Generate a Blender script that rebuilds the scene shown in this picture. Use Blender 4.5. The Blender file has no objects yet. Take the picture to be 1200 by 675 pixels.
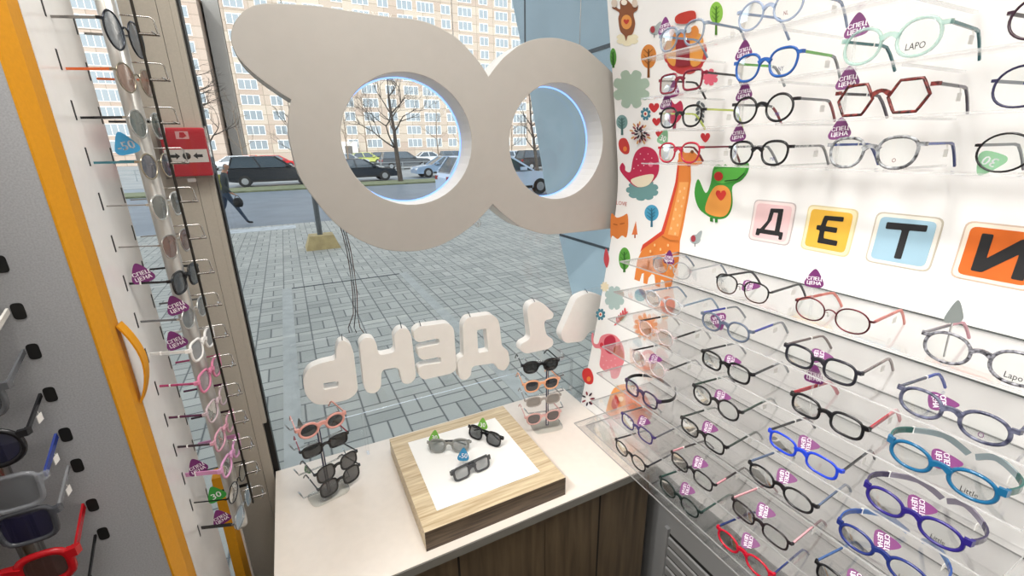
import bpy, bmesh, math, random
from mathutils import Vector, Matrix
from mathutils.geometry import tessellate_polygon
random.seed(7)
PI = math.pi
S = bpy.context.scene
COL = S.collection

# ------------------------------------------------------------------ camera model (1200 x 675 frame)
FPX = 517.4
YAW, PIT, ROL = math.radians(26.22), math.radians(17.70), math.radians(-1.08)
def cam_axes():
    cy, sy = math.cos(YAW), math.sin(YAW)
    fw = Vector((sy, cy, 0)); rt = Vector((cy, -sy, 0)); up = Vector((0, 0, 1))
    f2 = fw*math.cos(PIT) - up*math.sin(PIT)
    u2 = up*math.cos(PIT) + fw*math.sin(PIT)
    r3 = rt*math.cos(ROL) + u2*math.sin(ROL)
    u3 = u2*math.cos(ROL) - rt*math.sin(ROL)
    return r3, u3, f2
CR, CU, CF = cam_axes()
CAM = Vector((0, 0, 1.65))
def ray(x, y):
    return CR*((x-600)/FPX) - CU*((y-337.5)/FPX) + CF
def on(x, y, ax, v):                      # a pixel of the photograph turned into a point on an axis plane
    d = ray(x, y); i = 'xyz'.index(ax)
    return CAM + d*((v-CAM[i])/d[i])

# ------------------------------------------------------------------ materials
MATS = {}
def srgb(c):
    if isinstance(c, str):
        c = c.lstrip('#'); c = [int(c[i:i+2], 16)/255 for i in (0, 2, 4)]
    return [(v/12.92 if v <= .04045 else ((v+.055)/1.055)**2.4) for v in c]
def newmat(name):
    m = bpy.data.materials.new(name); m.use_nodes = True
    nt = m.node_tree; nt.nodes.clear()
    return m, nt, nt.nodes.new('ShaderNodeOutputMaterial')
def N(nt, t, **kw):
    n = nt.nodes.new(t)
    for k, v in kw.items(): setattr(n, k, v)
    return n
def pbr(name, col, rough=.5, metal=0, noise=0, nscale=40, spec=.5, emit=None, bump=0, alpha=1, stretch=None, col2=None):
    """Principled with a little procedural grain in the colour; alpha < 1 gives translucent plastic."""
    if name in MATS: return MATS[name]
    m, nt, out = newmat(name)
    b = N(nt, 'ShaderNodeBsdfPrincipled')
    c = srgb(col)
    b.inputs['Roughness'].default_value = rough
    b.inputs['Metallic'].default_value = metal
    b.inputs['Specular IOR Level'].default_value = spec
    if noise or bump or col2:
        tc = N(nt, 'ShaderNodeTexCoord'); nz = N(nt, 'ShaderNodeTexNoise')
        nz.inputs['Scale'].default_value = nscale; nz.inputs['Detail'].default_value = 4
        if stretch:
            mp = N(nt, 'ShaderNodeMapping'); mp.inputs['Scale'].default_value = stretch
            nt.links.new(tc.outputs['Object'], mp.inputs[0]); nt.links.new(mp.outputs[0], nz.inputs['Vector'])
        else:
            nt.links.new(tc.outputs['Object'], nz.inputs['Vector'])
        r = N(nt, 'ShaderNodeValToRGB')
        k = noise or .05
        c2 = srgb(col2) if col2 else [min(1, v*(1+k)) for v in c]
        r.color_ramp.elements[0].position = .35; r.color_ramp.elements[1].position = .65
        r.color_ramp.elements[0].color = (*(c if col2 else [v*(1-k) for v in c]), 1)
        r.color_ramp.elements[1].color = (*c2, 1)
        nt.links.new(nz.outputs['Fac'], r.inputs[0]); nt.links.new(r.outputs[0], b.inputs['Base Color'])
        if bump:
            bp = N(nt, 'ShaderNodeBump'); bp.inputs['Strength'].default_value = bump; bp.inputs['Distance'].default_value = .002
            nt.links.new(nz.outputs['Fac'], bp.inputs['Height']); nt.links.new(bp.outputs[0], b.inputs['Normal'])
    else:
        b.inputs['Base Color'].default_value = (*c, 1)
    if emit:
        b.inputs['Emission Color'].default_value = (*c, 1); b.inputs['Emission Strength'].default_value = emit
    b.inputs['Alpha'].default_value = alpha
    nt.links.new(b.outputs[0], out.inputs[0])
    MATS[name] = m
    return m
def clear(name, tint='#ffffff', refl=1.0, rough=.02, ior=1.45, milk=0, milkcol='#ffffff'):
    """Thin clear sheet: see-through with a Fresnel mirror on top, optionally a little milky."""
    if name in MATS: return MATS[name]
    m, nt, out = newmat(name)
    t = N(nt, 'ShaderNodeBsdfTransparent'); t.inputs[0].default_value = (*srgb(tint), 1)
    g = N(nt, 'ShaderNodeBsdfGlossy'); g.inputs['Roughness'].default_value = rough
    fr = N(nt, 'ShaderNodeFresnel'); fr.inputs[0].default_value = ior
    mu = N(nt, 'ShaderNodeMath', operation='MULTIPLY'); mu.inputs[1].default_value = refl
    mx = N(nt, 'ShaderNodeMixShader')
    nt.links.new(fr.outputs[0], mu.inputs[0]); nt.links.new(mu.outputs[0], mx.inputs[0])
    base = t
    if milk:
        d = N(nt, 'ShaderNodeBsdfDiffuse'); d.inputs[0].default_value = (*srgb(milkcol), 1)
        tr = N(nt, 'ShaderNodeBsdfTranslucent'); tr.inputs[0].default_value = (*srgb(milkcol), 1)
        ad = N(nt, 'ShaderNodeMixShader'); ad.inputs[0].default_value = .5
        nt.links.new(d.outputs[0], ad.inputs[1]); nt.links.new(tr.outputs[0], ad.inputs[2])
        m2 = N(nt, 'ShaderNodeMixShader'); m2.inputs[0].default_value = milk
        nt.links.new(t.outputs[0], m2.inputs[1]); nt.links.new(ad.outputs[0], m2.inputs[2])
        base = m2
    nt.links.new(base.outputs[0], mx.inputs[1]); nt.links.new(g.outputs[0], mx.inputs[2])
    nt.links.new(mx.outputs[0], out.inputs[0])
    MATS[name] = m
    return m
def emis(name, col, st):
    if name in MATS: return MATS[name]
    m, nt, out = newmat(name)
    e = N(nt, 'ShaderNodeEmission'); e.inputs[0].default_value = (*srgb(col), 1); e.inputs[1].default_value = st
    nt.links.new(e.outputs[0], out.inputs[0]); MATS[name] = m
    return m
def plas(c, rough=.25): return pbr('plastic_'+c, c, rough)
def gel(c, a=.45): return pbr('translucent_%s_%d' % (c, a*100), c, .15, alpha=a)
def metal(c, rough=.3): return pbr('metal_'+c, c, rough, .9)
def speck(a, b, sc=260):  return pbr('speckle_%s_%s' % (a, b), a, .25, nscale=sc, col2=b)
def lens_dark(c, a): return pbr('sun_lens_%s_%d' % (c, a*100), c, .05, alpha=a, spec=.6)
CLR = clear('demo_lens', '#fcfefd', .6)
ACR = clear('acrylic_sheet', '#ffffff', .40, ior=1.4)
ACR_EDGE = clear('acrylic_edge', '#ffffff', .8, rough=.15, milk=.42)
ACR_BACK = clear('acrylic_back_edge', '#6f7a7c', .8, rough=.15, milk=.3, milkcol='#8a9090')  # grey tint paints in the dark internal reflection of the back edges

# ------------------------------------------------------------------ mesh collector
class MB:
    def __init__(s): s.v = []; s.f = []; s.m = []; s.sm = []
    def add(s, vs, fs, mi=0, smooth=False):
        o = len(s.v); s.v += [tuple(p) for p in vs]
        for f in fs: s.f.append([i+o for i in f]); s.m.append(mi); s.sm.append(smooth)
        return s
    def box(s, x0, x1, y0, y1, z0, z1, mi=0):
        vs = [(x, y, z) for z in (z0, z1) for y in (y0, y1) for x in (x0, x1)]
        return s.add(vs, [(0, 2, 3, 1), (4, 5, 7, 6), (0, 1, 5, 4), (2, 6, 7, 3), (0, 4, 6, 2), (1, 3, 7, 5)], mi)
    def hexa(s, p, mi=0):                 # 8 corners: four below, four above, both counter-clockwise
        return s.add(p, [(3, 2, 1, 0), (4, 5, 6, 7), (0, 1, 5, 4), (1, 2, 6, 5), (2, 3, 7, 6), (3, 0, 4, 7)], mi)
    def quad(s, a, b, c, d, mi=0): return s.add([a, b, c, d], [(0, 1, 2, 3)], mi)
    def sweep(s, path, section, up=(0, 0, 1), closed=False, mi=0, smooth=True, scales=None):
        P = [Vector(p) for p in path]; n = len(P); k = len(section); up = Vector(up); vs = []
        for i in range(n):
            a = P[(i-1) % n] if closed or i > 0 else P[i]
            b = P[(i+1) % n] if closed or i < n-1 else P[i]
            t = (b-a)
            t = t.normalized() if t.length > 1e-9 else Vector((1, 0, 0))
            sd = t.cross(up)
            if sd.length < 1e-4: sd = t.cross(Vector((0, 1, .01)))
            sd.normalize(); u = sd.cross(t).normalized()
            sc = scales[i] if scales else 1
            for (q, r) in section: vs.append(P[i]+sd*q*sc+u*r*sc)
        fs = []
        for i in range(n if closed else n-1):
            j = (i+1) % n
            for q in range(k):
                r = (q+1) % k
                fs.append((i*k+q, i*k+r, j*k+r, j*k+q))
        s.add(vs, fs, mi, smooth)
        if not closed: s.add([vs[q] for q in range(k)][::-1] + vs[-k:], [tuple(range(k)), tuple(range(k, 2*k))], mi)
        return s
    def tube(s, path, r, n=8, closed=False, mi=0, scales=None):
        sec = [(r*math.cos(2*PI*i/n), r*math.sin(2*PI*i/n)) for i in range(n)]
        return s.sweep(path, sec, closed=closed, mi=mi, scales=scales)
    def bar(s, path, hw, hh, up=(0, 0, 1), mi=0, scales=None):
        return s.sweep(path, [(-hw, -hh), (hw, -hh), (hw, hh), (-hw, hh)], up=up, mi=mi, smooth=False, scales=scales)
    def lathe(s, prof, c=(0, 0, 0), n=24, mi=0, smooth=True):
        vs = []; fs = []; k = len(prof)
        for i in range(n):
            a = 2*PI*i/n
            for (r, z) in prof: vs.append((c[0]+r*math.cos(a), c[1]+r*math.sin(a), c[2]+z))
        for i in range(n):
            j = (i+1) % n
            for q in range(k-1): fs.append((i*k+q, j*k+q, j*k+q+1, i*k+q+1))
        return s.add(vs, fs, mi, smooth)
    def build(s, name, mats, parent=None, loc=None, bevel=0, recalc=True):
        me = bpy.data.meshes.new(name); me.from_pydata(s.v, [], s.f); 
        if not isinstance(mats, (list, tuple)): mats = [mats]
        for m in mats: me.materials.append(m)
        for i, p in enumerate(me.polygons): p.material_index = s.m[i]; p.use_smooth = s.sm[i]
        if recalc or bevel:
            bm = bmesh.new(); bm.from_mesh(me)
            bmesh.ops.recalc_face_normals(bm, faces=bm.faces)
            if bevel: bmesh.ops.bevel(bm, geom=[e for e in bm.edges if e.calc_face_angle(0) > .5], offset=bevel, segments=2, affect='EDGES', profile=.6)
            bm.to_mesh(me); bm.free()
        return link(name, me, parent, loc)
def link(name, me, parent=None, loc=None):
    o = bpy.data.objects.new(name, me); COL.objects.link(o)
    if parent is not None: o.parent = parent
    if loc is not None: o.location = loc
    return o
def tag(o, label, cat, group=None):
    o['label'] = label; o['category'] = cat
    if group: o['group'] = group
    return o
def thing(name, label, cat, loc=(0, 0, 0), rz=0, group=None, rx=0, ry=0):
    o = bpy.data.objects.new(name, None); COL.objects.link(o); o.empty_display_size = .05
    o.location = loc; o.rotation_mode = 'XYZ'; o.rotation_euler = (rx, ry, rz)
    return tag(o, label, cat, group)
def struct(o, kind='structure'): o['kind'] = kind; return o
def copy_tree(o, parent=None):
    c = o.copy(); COL.objects.link(c)
    if parent is not None: c.parent = parent
    for ch in list(o.children): copy_tree(ch, c)
    return c

def smooth_closed(pts, sub=5):
    P = [Vector(p) for p in pts]; n = len(P); out = []
    for i in range(n):
        a, b, c, d = P[i-1], P[i], P[(i+1) % n], P[(i+2) % n]
        for k in range(sub):
            t = k/sub
            out.append(.5*((2*b)+(c-a)*t+(2*a-5*b+4*c-d)*t*t+(3*b-a-3*c+d)*t**3))
    return out
def rounded(pts, r, seg=4):
    P = [Vector(p) for p in pts]; n = len(P); out = []
    for i in range(n):
        a, b, c = P[i-1], P[i], P[(i+1) % n]
        e, f = (a-b), (c-b); d = min(r, e.length*.45, f.length*.45)
        p, q = b+e.normalized()*d, b+f.normalized()*d
        for k in range(seg+1):
            t = k/seg; out.append(p*(1-t)**2+b*2*t*(1-t)+q*t*t)
    return out
def eval_mesh(o):
    dg = bpy.context.evaluated_depsgraph_get(); dg.update()
    me = bpy.data.meshes.new_from_object(o.evaluated_get(dg)); d = o.data
    bpy.data.objects.remove(o)
    return me
def fill_outline(loops, depth, bev=0):
    """2D loops (outer and holes) filled and extruded to a mesh in its own XY plane, thickness along Z."""
    cu = bpy.data.curves.new('outline', 'CURVE'); cu.dimensions = '2D'; cu.fill_mode = 'BOTH'
    cu.extrude = depth/2-bev; cu.bevel_depth = bev; cu.bevel_resolution = 2
    for L in loops:
        sp = cu.splines.new('POLY'); sp.points.add(len(L)-1); sp.use_cyclic_u = True
        for i, p in enumerate(L): sp.points[i].co = (p[0], p[1], 0, 1)
    o = bpy.data.objects.new('outline', cu); COL.objects.link(o)
    return eval_mesh(o)
def text_mesh(txt, size=1, extrude=0):
    cu = bpy.data.curves.new('lettering', 'FONT'); cu.body = txt; cu.size = size; cu.extrude = extrude
    cu.align_x = 'CENTER'; cu.align_y = 'CENTER'; cu.resolution_u = 2
    o = bpy.data.objects.new('lettering', cu); COL.objects.link(o)
    return eval_mesh(o)
def mesh_into(mb, me, mat4, mi=0):
    mb.add([mat4 @ v.co for v in me.vertices], [tuple(p.vertices) for p in me.polygons], mi)

# ================================================================== CAMERA, WORLD, LIGHT
cd = bpy.data.cameras.new('camera'); cam = bpy.data.objects.new('camera', cd); COL.objects.link(cam)
cd.sensor_fit = 'HORIZONTAL'; cd.sensor_width = 36; cd.lens = FPX/1200*36; cd.clip_start = .02; cd.clip_end = 500
cam.matrix_world = Matrix(((CR.x, CU.x, -CF.x, CAM.x), (CR.y, CU.y, -CF.y, CAM.y), (CR.z, CU.z, -CF.z, CAM.z), (0, 0, 0, 1)))
S.camera = cam
S.view_settings.view_transform = 'Standard'; S.view_settings.look = 'None'
S.view_settings.gamma = 1; S.view_settings.use_curve_mapping = False
S.view_settings.exposure = 0.0
S.cycles.transparent_max_bounces = 40
S.cycles.max_bounces = 10
W = bpy.data.worlds.new('sky'); S.world = W; W.use_nodes = True
wn = W.node_tree; wn.nodes.clear()
wo = wn.nodes.new('ShaderNodeOutputWorld'); bg = wn.nodes.new('ShaderNodeBackground'); sk = wn.nodes.new('ShaderNodeTexSky')
sk.sky_type = 'NISHITA'; sk.sun_disc = False; sk.sun_elevation = math.radians(38); sk.sun_rotation = math.radians(200)
sk.air_density = 1.0; sk.dust_density = 1.5
bg.inputs[1].default_value = .50
hs = wn.nodes.new('ShaderNodeHueSaturation'); hs.inputs['Saturation'].default_value = .24
wn.links.new(sk.outputs[0], hs.inputs['Color']); wn.links.new(hs.outputs[0], bg.inputs[0]); wn.links.new(bg.outputs[0], wo.inputs[0])
def lamp(name, kind, loc, energy, col=(1, 1, 1), size=None, rot=None):
    l = bpy.data.lights.new(name, kind); l.energy = energy; l.color = col
    o = bpy.data.objects.new(name, l); COL.objects.link(o); o.location = loc
    if kind == 'AREA': l.shape = 'RECTANGLE'; l.size, l.size_y = size
    if rot: o.rotation_euler = rot
    return o
sun = lamp('sun', 'SUN', (0, -10, 30), 1.65, (1, .95, .89)); sun.data.angle = .009
sun.rotation_euler = (Vector((-.35, -.72, .60))).to_track_quat('Z', 'Y').to_euler()
CEIL = 2.75
for i, (x, y, e) in enumerate([(.25, .45, 20), (-.15, -1.0, 10), (.6, -1.8, 7)]):
    lamp('ceiling_lamp', 'AREA', (x, y, CEIL-.03), e, (1, .965, .915), (.8, .4))
for y in (.55, .10, -.40):  # added unseen fill lights that brighten the banner and shelves
    lamp('banner_fill_light', 'AREA', (-.62, y, 2.35), 2.5, (1, .975, .94), (.16, .16), (Vector((-.62, y, 2.35))-Vector((.86, y+.05, .90))).to_track_quat('Z', 'Y').to_euler()).data.spread = math.radians(66)

# ================================================================== ROOM
M_white = pbr('white_paint', '#e9e6e1', .6, noise=.02)
M_alu = pbr('beige_aluminium', '#b5ada0', .45, noise=.03, nscale=300)
M_black = pbr('black_rubber', '#141414', .5)
M_floor = pbr('dark_wood_floor', '#4a3a2b', .45, noise=.3, nscale=9, stretch=(12, 1, 1))
GY = 1.30                                             # glass plane
WL, WR = -.150, 1.12                                  # window opening
struct(MB().box(-2.4, WR, -2.6, 1.27, -.06, 0).build('floor', M_floor))
struct(MB().box(-2.4, WR+.1, -2.6, 1.4, CEIL, CEIL+.1).build('ceiling', M_white))
struct(MB().box(-2.4, WR+.1, -2.7, -2.6, 0, CEIL).build('wall_back', M_white))
struct(MB().box(WR, WR+.1, -2.6, 1.29, 0, CEIL).build('wall_right', M_white))
struct(MB().box(-2.5, -2.4, -2.7, 1.4, 0, CEIL).build('wall_left', M_white))
# wall beside the window: beige cladding with vertical seams, up to the glass
struct(MB().box(-2.4, -.62, 1.268, 1.42, 0, CEIL).box(-.62, -.285, 1.31, 1.42, -.4, .30).build('wall_corner', M_white))
wf = MB().box(-.285, -.1865, 1.268, 1.42, 0, CEIL).box(-.1855, -.1625, 1.268, 1.42, 0, CEIL).box(-.187, -.185, 1.272, 1.42, 0, CEIL, 1).build('wall_front', [M_alu, M_black])
struct(wf)
struct(MB().box(WL-.012, WR+.1, 1.31, 1.42, -.4, .58).build('wall_sill', M_white))
struct(MB().box(-.62, -.286, 1.285, 1.42, 2.55, CEIL).box(WL-.012, WR+.1, 1.285, 1.42, 2.55, CEIL).build('wall_lintel', M_alu))
# window: frame profile, gasket, pane
win = struct(thing('window_1', 'tall shop window pane in a beige aluminium frame beside the counter', 'window', (WL, GY, .69)))
del win['category'], win['label']
def wchild(mb, name, m): return mb.build(name, m, win, (-WL, -GY, -.69))
wchild(MB().box(-.1622, WL-.002, 1.268, 1.34, .925, 2.56), 'window_frame', M_alu)
wchild(MB().box(WL-.002, WL+.003, 1.285, 1.315, .58, 2.56).box(-.165, WL+.001, 1.29, 1.33, .58, .925), 'gasket', M_black)
M_glass = clear('window_glass', '#f4f8f9', .55, ior=1.4)
wchild(MB().box(WL+.003, WR, GY, GY+.004, .58, 2.55), 'pane', M_glass)
win2 = struct(MB().box(-.62, -.285, GY, GY+.004, .30, 2.55).build('window_2', clear('window_glass', '#f4f8f9', .55, ior=1.4)))
# facade of the shop building above the window (keeps the near pavement in shade)
M_fac = pbr('shop_facade', '#b9b4ab', .8, noise=.05)
struct(MB().box(-30, 30, 1.45, 1.9, CEIL+.1, 21).build('wall_facade', M_fac))
struct(MB().box(-30, -2.5, 1.45, 1.9, -.4, CEIL+.1).box(6, 30, 1.45, 1.9, -.4, CEIL+.1).build('wall_street', M_fac))

# ================================================================== COUNTER
def wood(name, a, b, scale, stretch, rough=.5):
    m, nt, out = newmat(name)
    tc = N(nt, 'ShaderNodeTexCoord'); mp = N(nt, 'ShaderNodeMapping'); mp.inputs['Scale'].default_value = stretch
    nz = N(nt, 'ShaderNodeTexNoise'); nz.inputs['Scale'].default_value = scale; nz.inputs['Detail'].default_value = 6; nz.inputs['Distortion'].default_value = .4
    r = N(nt, 'ShaderNodeValToRGB'); r.color_ramp.elements[0].position = .3; r.color_ramp.elements[1].position = .7
    r.color_ramp.elements[0].color = (*srgb(a), 1); r.color_ramp.elements[1].color = (*srgb(b), 1)
    b_ = N(nt, 'ShaderNodeBsdfPrincipled'); b_.inputs['Roughness'].default_value = rough
    for a_, c_ in ((tc.outputs['Object'], mp.inputs[0]), (mp.outputs[0], nz.inputs['Vector']), (nz.outputs['Fac'], r.inputs[0]), (r.outputs[0], b_.inputs['Base Color']), (b_.outputs[0], out.inputs[0])): nt.links.new(a_, c_)
    return m
M_top = pbr('cream_laminate', '#efe7dd', .22, noise=.015)
M_oak = wood('rustic_oak', '#463b2c', '#685842', 5, (10, 10, .8))
M_oakdark = pbr('oak_groove', '#1d1711', .8)
M_zebra = wood('zebrano', '#b59c78', '#e6d6b4', 7, (1.2, 22, 22), .45)
M_edge = pbr('grey_edge_band', '#76746d', .4)
ct = thing('display_counter', 'white topped window display counter with dark oak front', 'counter', (.34, 1.03, 0))
def cchild(mb, name, m, par=ct, **k): return mb.build(name, m, par, (-.34, -1.03, 0), **k)
cchild(MB().box(-.157, .845, .787, 1.283, .727, .75), 'worktop', M_top)
cchild(MB().box(-.157, .845, .783, .7868, .727, .7495), 'edge_band', M_edge)
cchild(MB().box(-.14, .838, .80, 1.27, 0, .726), 'cabinet_body', M_oak)
for (a, b) in ((-.14, .232), (.2335, .4755), (.477, .655), (.6565, .838)):
    cchild(MB().box(a, b, .795, .7995, .02, .722), 'front_panel', M_oak)
for a in (.653, .231): cchild(MB().box(a, a+.0055, .7945, .7962, .02, .722), 'groove', M_oakdark)

# striped wooden riser and the white paper on it
rs = thing('wooden_riser', 'zebra striped wooden riser block standing on the white counter', 'riser', (.355, 1.0, .75))
MB().box(-.192, .193, -.1885, .20, .0005, .056).build('riser_block', M_zebra, rs)
MB().box(-.192, .193, -.19, -.1886, .0005, .056).build('shaded_front', wood('zebrano_shaded', '#3b3028', '#75634f', 7, (1.2, 22, 22), .5), rs)  # same wood, darkened in colour to stand for the front's shade
TT = .8065
pc = [on(x, y, 'z', TT) for x, y in ((478, 519), (580, 490), (632.7, 553), (512, 599))]
pp = MB(); pp.hexa([(*p.xy, TT+.0002) for p in pc[::-1]] + [(*p.xy, TT+.0012) for p in pc[::-1]])
tag(pp.build('paper_sheet', pbr('white_paper', '#fbfbf8', .7)), 'white paper sheet lying on the striped wooden riser', 'paper')

# ================================================================== EYEGLASSES
def lens_outline(kind, w, h, n=30):
    pts = []
    for i in range(n):
        a = 2*PI*i/n; c, s_ = math.cos(a), math.sin(a)
        e = {'round': 2, 'oval': 2.2, 'rect': 4.2, 'soft': 3, 'panto': 2.5, 'cat': 2.7, 'hex': 2, 'aviator': 2.5}[kind]
        k = (abs(c)**e+abs(s_)**e)**(-1/e)
        x, z = k*c*w/2, k*s_*h/2
        if kind == 'hex':
            m_ = max(abs(c)+abs(s_)*.48, abs(s_)*1.08, abs(c)*1.0); x, z = c/m_*w/2, s_/m_*h/2
        if kind == 'panto': x *= 1+.10*(z/(h/2))
        if kind == 'rect': x *= 1+.05*(z/(h/2))
        if kind == 'aviator': x *= 1+.12*(z/(h/2)); z *= 1+.1*(-x/(w/2))*(z < 0)
        if kind == 'cat': z += .14*h*max(0, x/(w/2))**2*(z > -h*.1); x *= 1+.06*(z/(h/2))
        pts.append((x, z))
    return pts
GL = []
def glasses(name, label, cat, group, loc, rz, W=.118, h=.038, kind='soft', front=None, temple=None, tip=None, lens=None,
            rim=.0019, style='plastic', L=.125, th=.0036, wrap=0, spread=0, rx=0, ry=0, lower=None, split=.5, tag_=False, folded=False, print_=None, curve=.5, bow=0, drop=.032):
    """Front faces local -Y, temples run to +Y, origin at the lowest point of the rims."""
    t = thing(name, label, cat, loc, rz, group, rx, ry)
    front = front or plas('#161616'); temple = temple or front; tip = tip or temple; lens = lens or CLR
    br = .016*W/.118; end = .0045 if style == 'plastic' else .003
    lw = (W-br-2*end)/2-rim*1.0; cx = br/2+lw/2+rim*.5
    o = lens_outline(kind, lw, h); cz = h/2+rim
    yb = lambda x: curve*x*x                                   # face-form curve of the front
    mats = [front, lower or front]
    mb = MB()
    for sx in (1, -1):
        path = [(sx*(cx+x), yb(cx+x), cz+z) for x, z in o]
        n = len(path); sec = [(rim*math.cos(2*PI*i/6), rim*.85*math.sin(2*PI*i/6)) for i in range(6)]
        if lower:
            up = [i for i in range(n) if o[i][1] > -h*.02]
            a, b = up[0], up[-1]
            mb.sweep([path[i % n] for i in range(a-1, b+2)], [(q*1.25, r*1.25) for q, r in sec], up=(0, 1, 0), mi=0)
            mb.sweep([path[i % n] for i in range(b, n+a+1)], sec, up=(0, 1, 0), mi=1)
        else: mb.sweep(path, sec, up=(0, 1, 0), closed=True)
    bz = cz+h*.16; bx = br/2+rim*.5
    brp = [(-bx-.001, 0, bz-.002), (-bx*.45, -.0004, bz+.0018), (0, -.0006, bz+.0026), (bx*.45, -.0004, bz+.0018), (bx+.001, 0, bz-.002)]
    if style == 'plastic': mb.bar(brp, rim*.95, rim*1.25, scales=[1.25, 1, .95, 1, 1.25])
    else: mb.tube(brp, rim*.9, 6)
    hz = cz+h*(.27 if style == 'plastic' else .2); hx = W/2
    for sx in (1, -1):                                         # end pieces
        y0 = yb(cx+lw*.45)
        mb.bar([(sx*(cx+lw/2-.0015), y0, hz), (sx*(hx-.0006), y0+.0010, hz), (sx*hx, y0+.0055, hz)], rim*.9, max(rim*1.2, th*.55 if style == 'plastic' else rim))
    mb.build('front', mats, t)
    for sx in (1, -1):                                         # lenses, slightly domed
        vs = [(sx*(cx+x*.985), yb(cx+x*.985), cz+z*.985) for x, z in o]; n = len(vs)
        vs2 = [(sx*(cx+x*.55), yb(cx+x*.55)-.0012, cz+z*.55) for x, z in o]
        fs = [(i, (i+1) % n, n+(i+1) % n, n+i) for i in range(n)]
        l = MB().add(vs+vs2+[(sx*cx, yb(cx)-.0016, cz)], fs+[(n+i, n+(i+1) % n, 2*n) for i in range(n)], 0, True)
        lo = l.build('lens', lens, t, recalc=False)
        if print_ and sx == 1:
            me = text_mesh(print_[0], print_[1]); q = MB()
            mesh_into(q, me, Matrix.Translation((cx, yb(cx)-.0030, cz-h*.25)) @ Matrix.Rotation(PI/2, 4, 'X') @ Matrix.Diagonal((1, 1.3, 1, 1)))
            q.build('lens_print', plas(print_[2] if len(print_) > 2 else '#222222'), lo, recalc=False)
    y0 = yb(cx+lw*.45)+.004
    if style == 'metal':                                       # nose pads on wire arms
        for sx in (1, -1):
            q = MB().tube([(sx*(br/2+.002), .001, cz+h*.05), (sx*(br/2-.001), .006, cz+h*.02), (sx*(br/2-.001), .007, cz-h*.06)], .0005, 5)
            q.lathe([(0, -.004), (.0014, -.003), (.0018, 0), (.0014, .003), (0, .004)], (sx*(br/2-.0015), .0075, cz-h*.08), 8, 1)
            q.build('nose_pad', [front, pbr('silicone', '#e6e6e0', .3, alpha=.6)], t)
    for sx in (1, -1):
        pts = []
        for i in range(13):
            s_ = i/12; y = y0+L*s_
            x = hx-.0006+spread*math.sin(PI*min(1, s_*1.3))-.010*s_-wrap*s_*s_; z = hz
            z += bow*s_
            if s_ > .72: z -= drop*((s_-.72)/.28)**1.35*(L/.125)
            pts.append((sx*x, y, z))
        if folded:
            pts = [(sx*(hx-.003-(W*.86)*i/12), y0+.004+(0.004 if sx > 0 else 0), hz+.000-(.012*max(0, (i/12-.75)/.25))) for i in range(13)]
        k = int(12*split)
        hw = .0012 if style == 'plastic' else .0008
        sc = [1.0 if i < k else .85 for i in range(13)]
        a = MB().bar(pts[:k+1], hw, th*.5).build('temple', temple, t)
        MB().bar(pts[k:], hw*1.1, th*.47, scales=[1]*(13-k)).build('temple_tip', tip, a)
        if style == 'plastic' and not folded and split > .2 and sx < 0:
            e = pts[k]; q = MB().box(e[0]-.0016, e[0]+.0016, e[1]-.0012, e[1]+.0012, e[2]-th*.62, e[2]+th*.62)
            q.build('temple_ring', pbr('clear_ring', '#f2f2f0', .3), a)
        if tag_ and sx > 0:
            e = pts[7]
            MB().tube([(e[0], e[1], e[2]), (e[0]+.0015, e[1], e[2]-.008)], .0004, 4).box(e[0]+.0005, e[0]+.0012, e[1]-.006, e[1]+.006, e[2]-.018, e[2]-.008).build('paper_tag', pbr('paper_tag', '#e9e8e4', .7), t)
    GL.append(t)
    return t

# ---- guitar-pick price tags
PURP, GRN, BLU, GRY = '#6c2465', '#6fae3a', '#2a86b5', '#8f9896'
def tag_mesh(col, lines, name):
    o = smooth_closed([(0, .024), (.0075, .017), (.0165, 0), (.019, -.008), (.0155, -.0145), (.006, -.0165), (-.006, -.0165), (-.0155, -.0145), (-.019, -.008), (-.0165, 0), (-.0075, .017)], 4)
    me = fill_outline([o], .0007); mb = MB(); mesh_into(mb, me, Matrix.Identity(4), 0)
    y = .0025 if len(lines) > 1 else -.002
    for ln in lines:
        tm = text_mesh(ln, (.0104 if len(lines) > 1 else .021))
        for q, dx in ((Matrix.Translation((.0003, y, .0005)), 0), (Matrix.Translation((-.0003, y+.0002, .0005)), 0)): mesh_into(mb, tm, q, 1)
        y -= .0098
    return mb.build(name, [pbr('tag_'+col, col, .45), pbr('tag_print', '#f4f0f4', .5)], recalc=False)
TAGSRC = {}
def price_tag(kind, label, loc, top, nrm, group, sc=1, stem=0):
    if kind not in TAGSRC:
        o = tag_mesh({'spec': PURP, 'g30': GRN, 'b50': BLU, 'grey': GRY, 'gd30': '#2f8f3a', 'g30b': '#7fae88'}[kind],
                     {'spec': ['СПЕЦ', 'ЦЕНА'], 'g30': ['30'], 'b50': ['-50'], 'grey': [], 'gd30': ['30'], 'g30b': ['30']}[kind], 'price_tag')
        TAGSRC[kind] = o
    else:
        o = TAGSRC[kind].copy(); COL.objects.link(o)
    t, n = Vector(top).normalized(), Vector(nrm).normalized()
    x = t.cross(n).normalized(); t = n.cross(x)
    m = Matrix((x, t, n)).transposed().to_4x4() @ Matrix.Diagonal((sc, sc, sc, 1)); m.translation = loc
    o.matrix_world = m
    if stem: MB().box(-.0022, .0022, -.012-stem/sc, -.012, -.0010, -.0004).build('clip_stem', clear('clip_clear', '#ffffff', 1, milk=.15), o)
    return tag(o, label, 'price tag', group)

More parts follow.
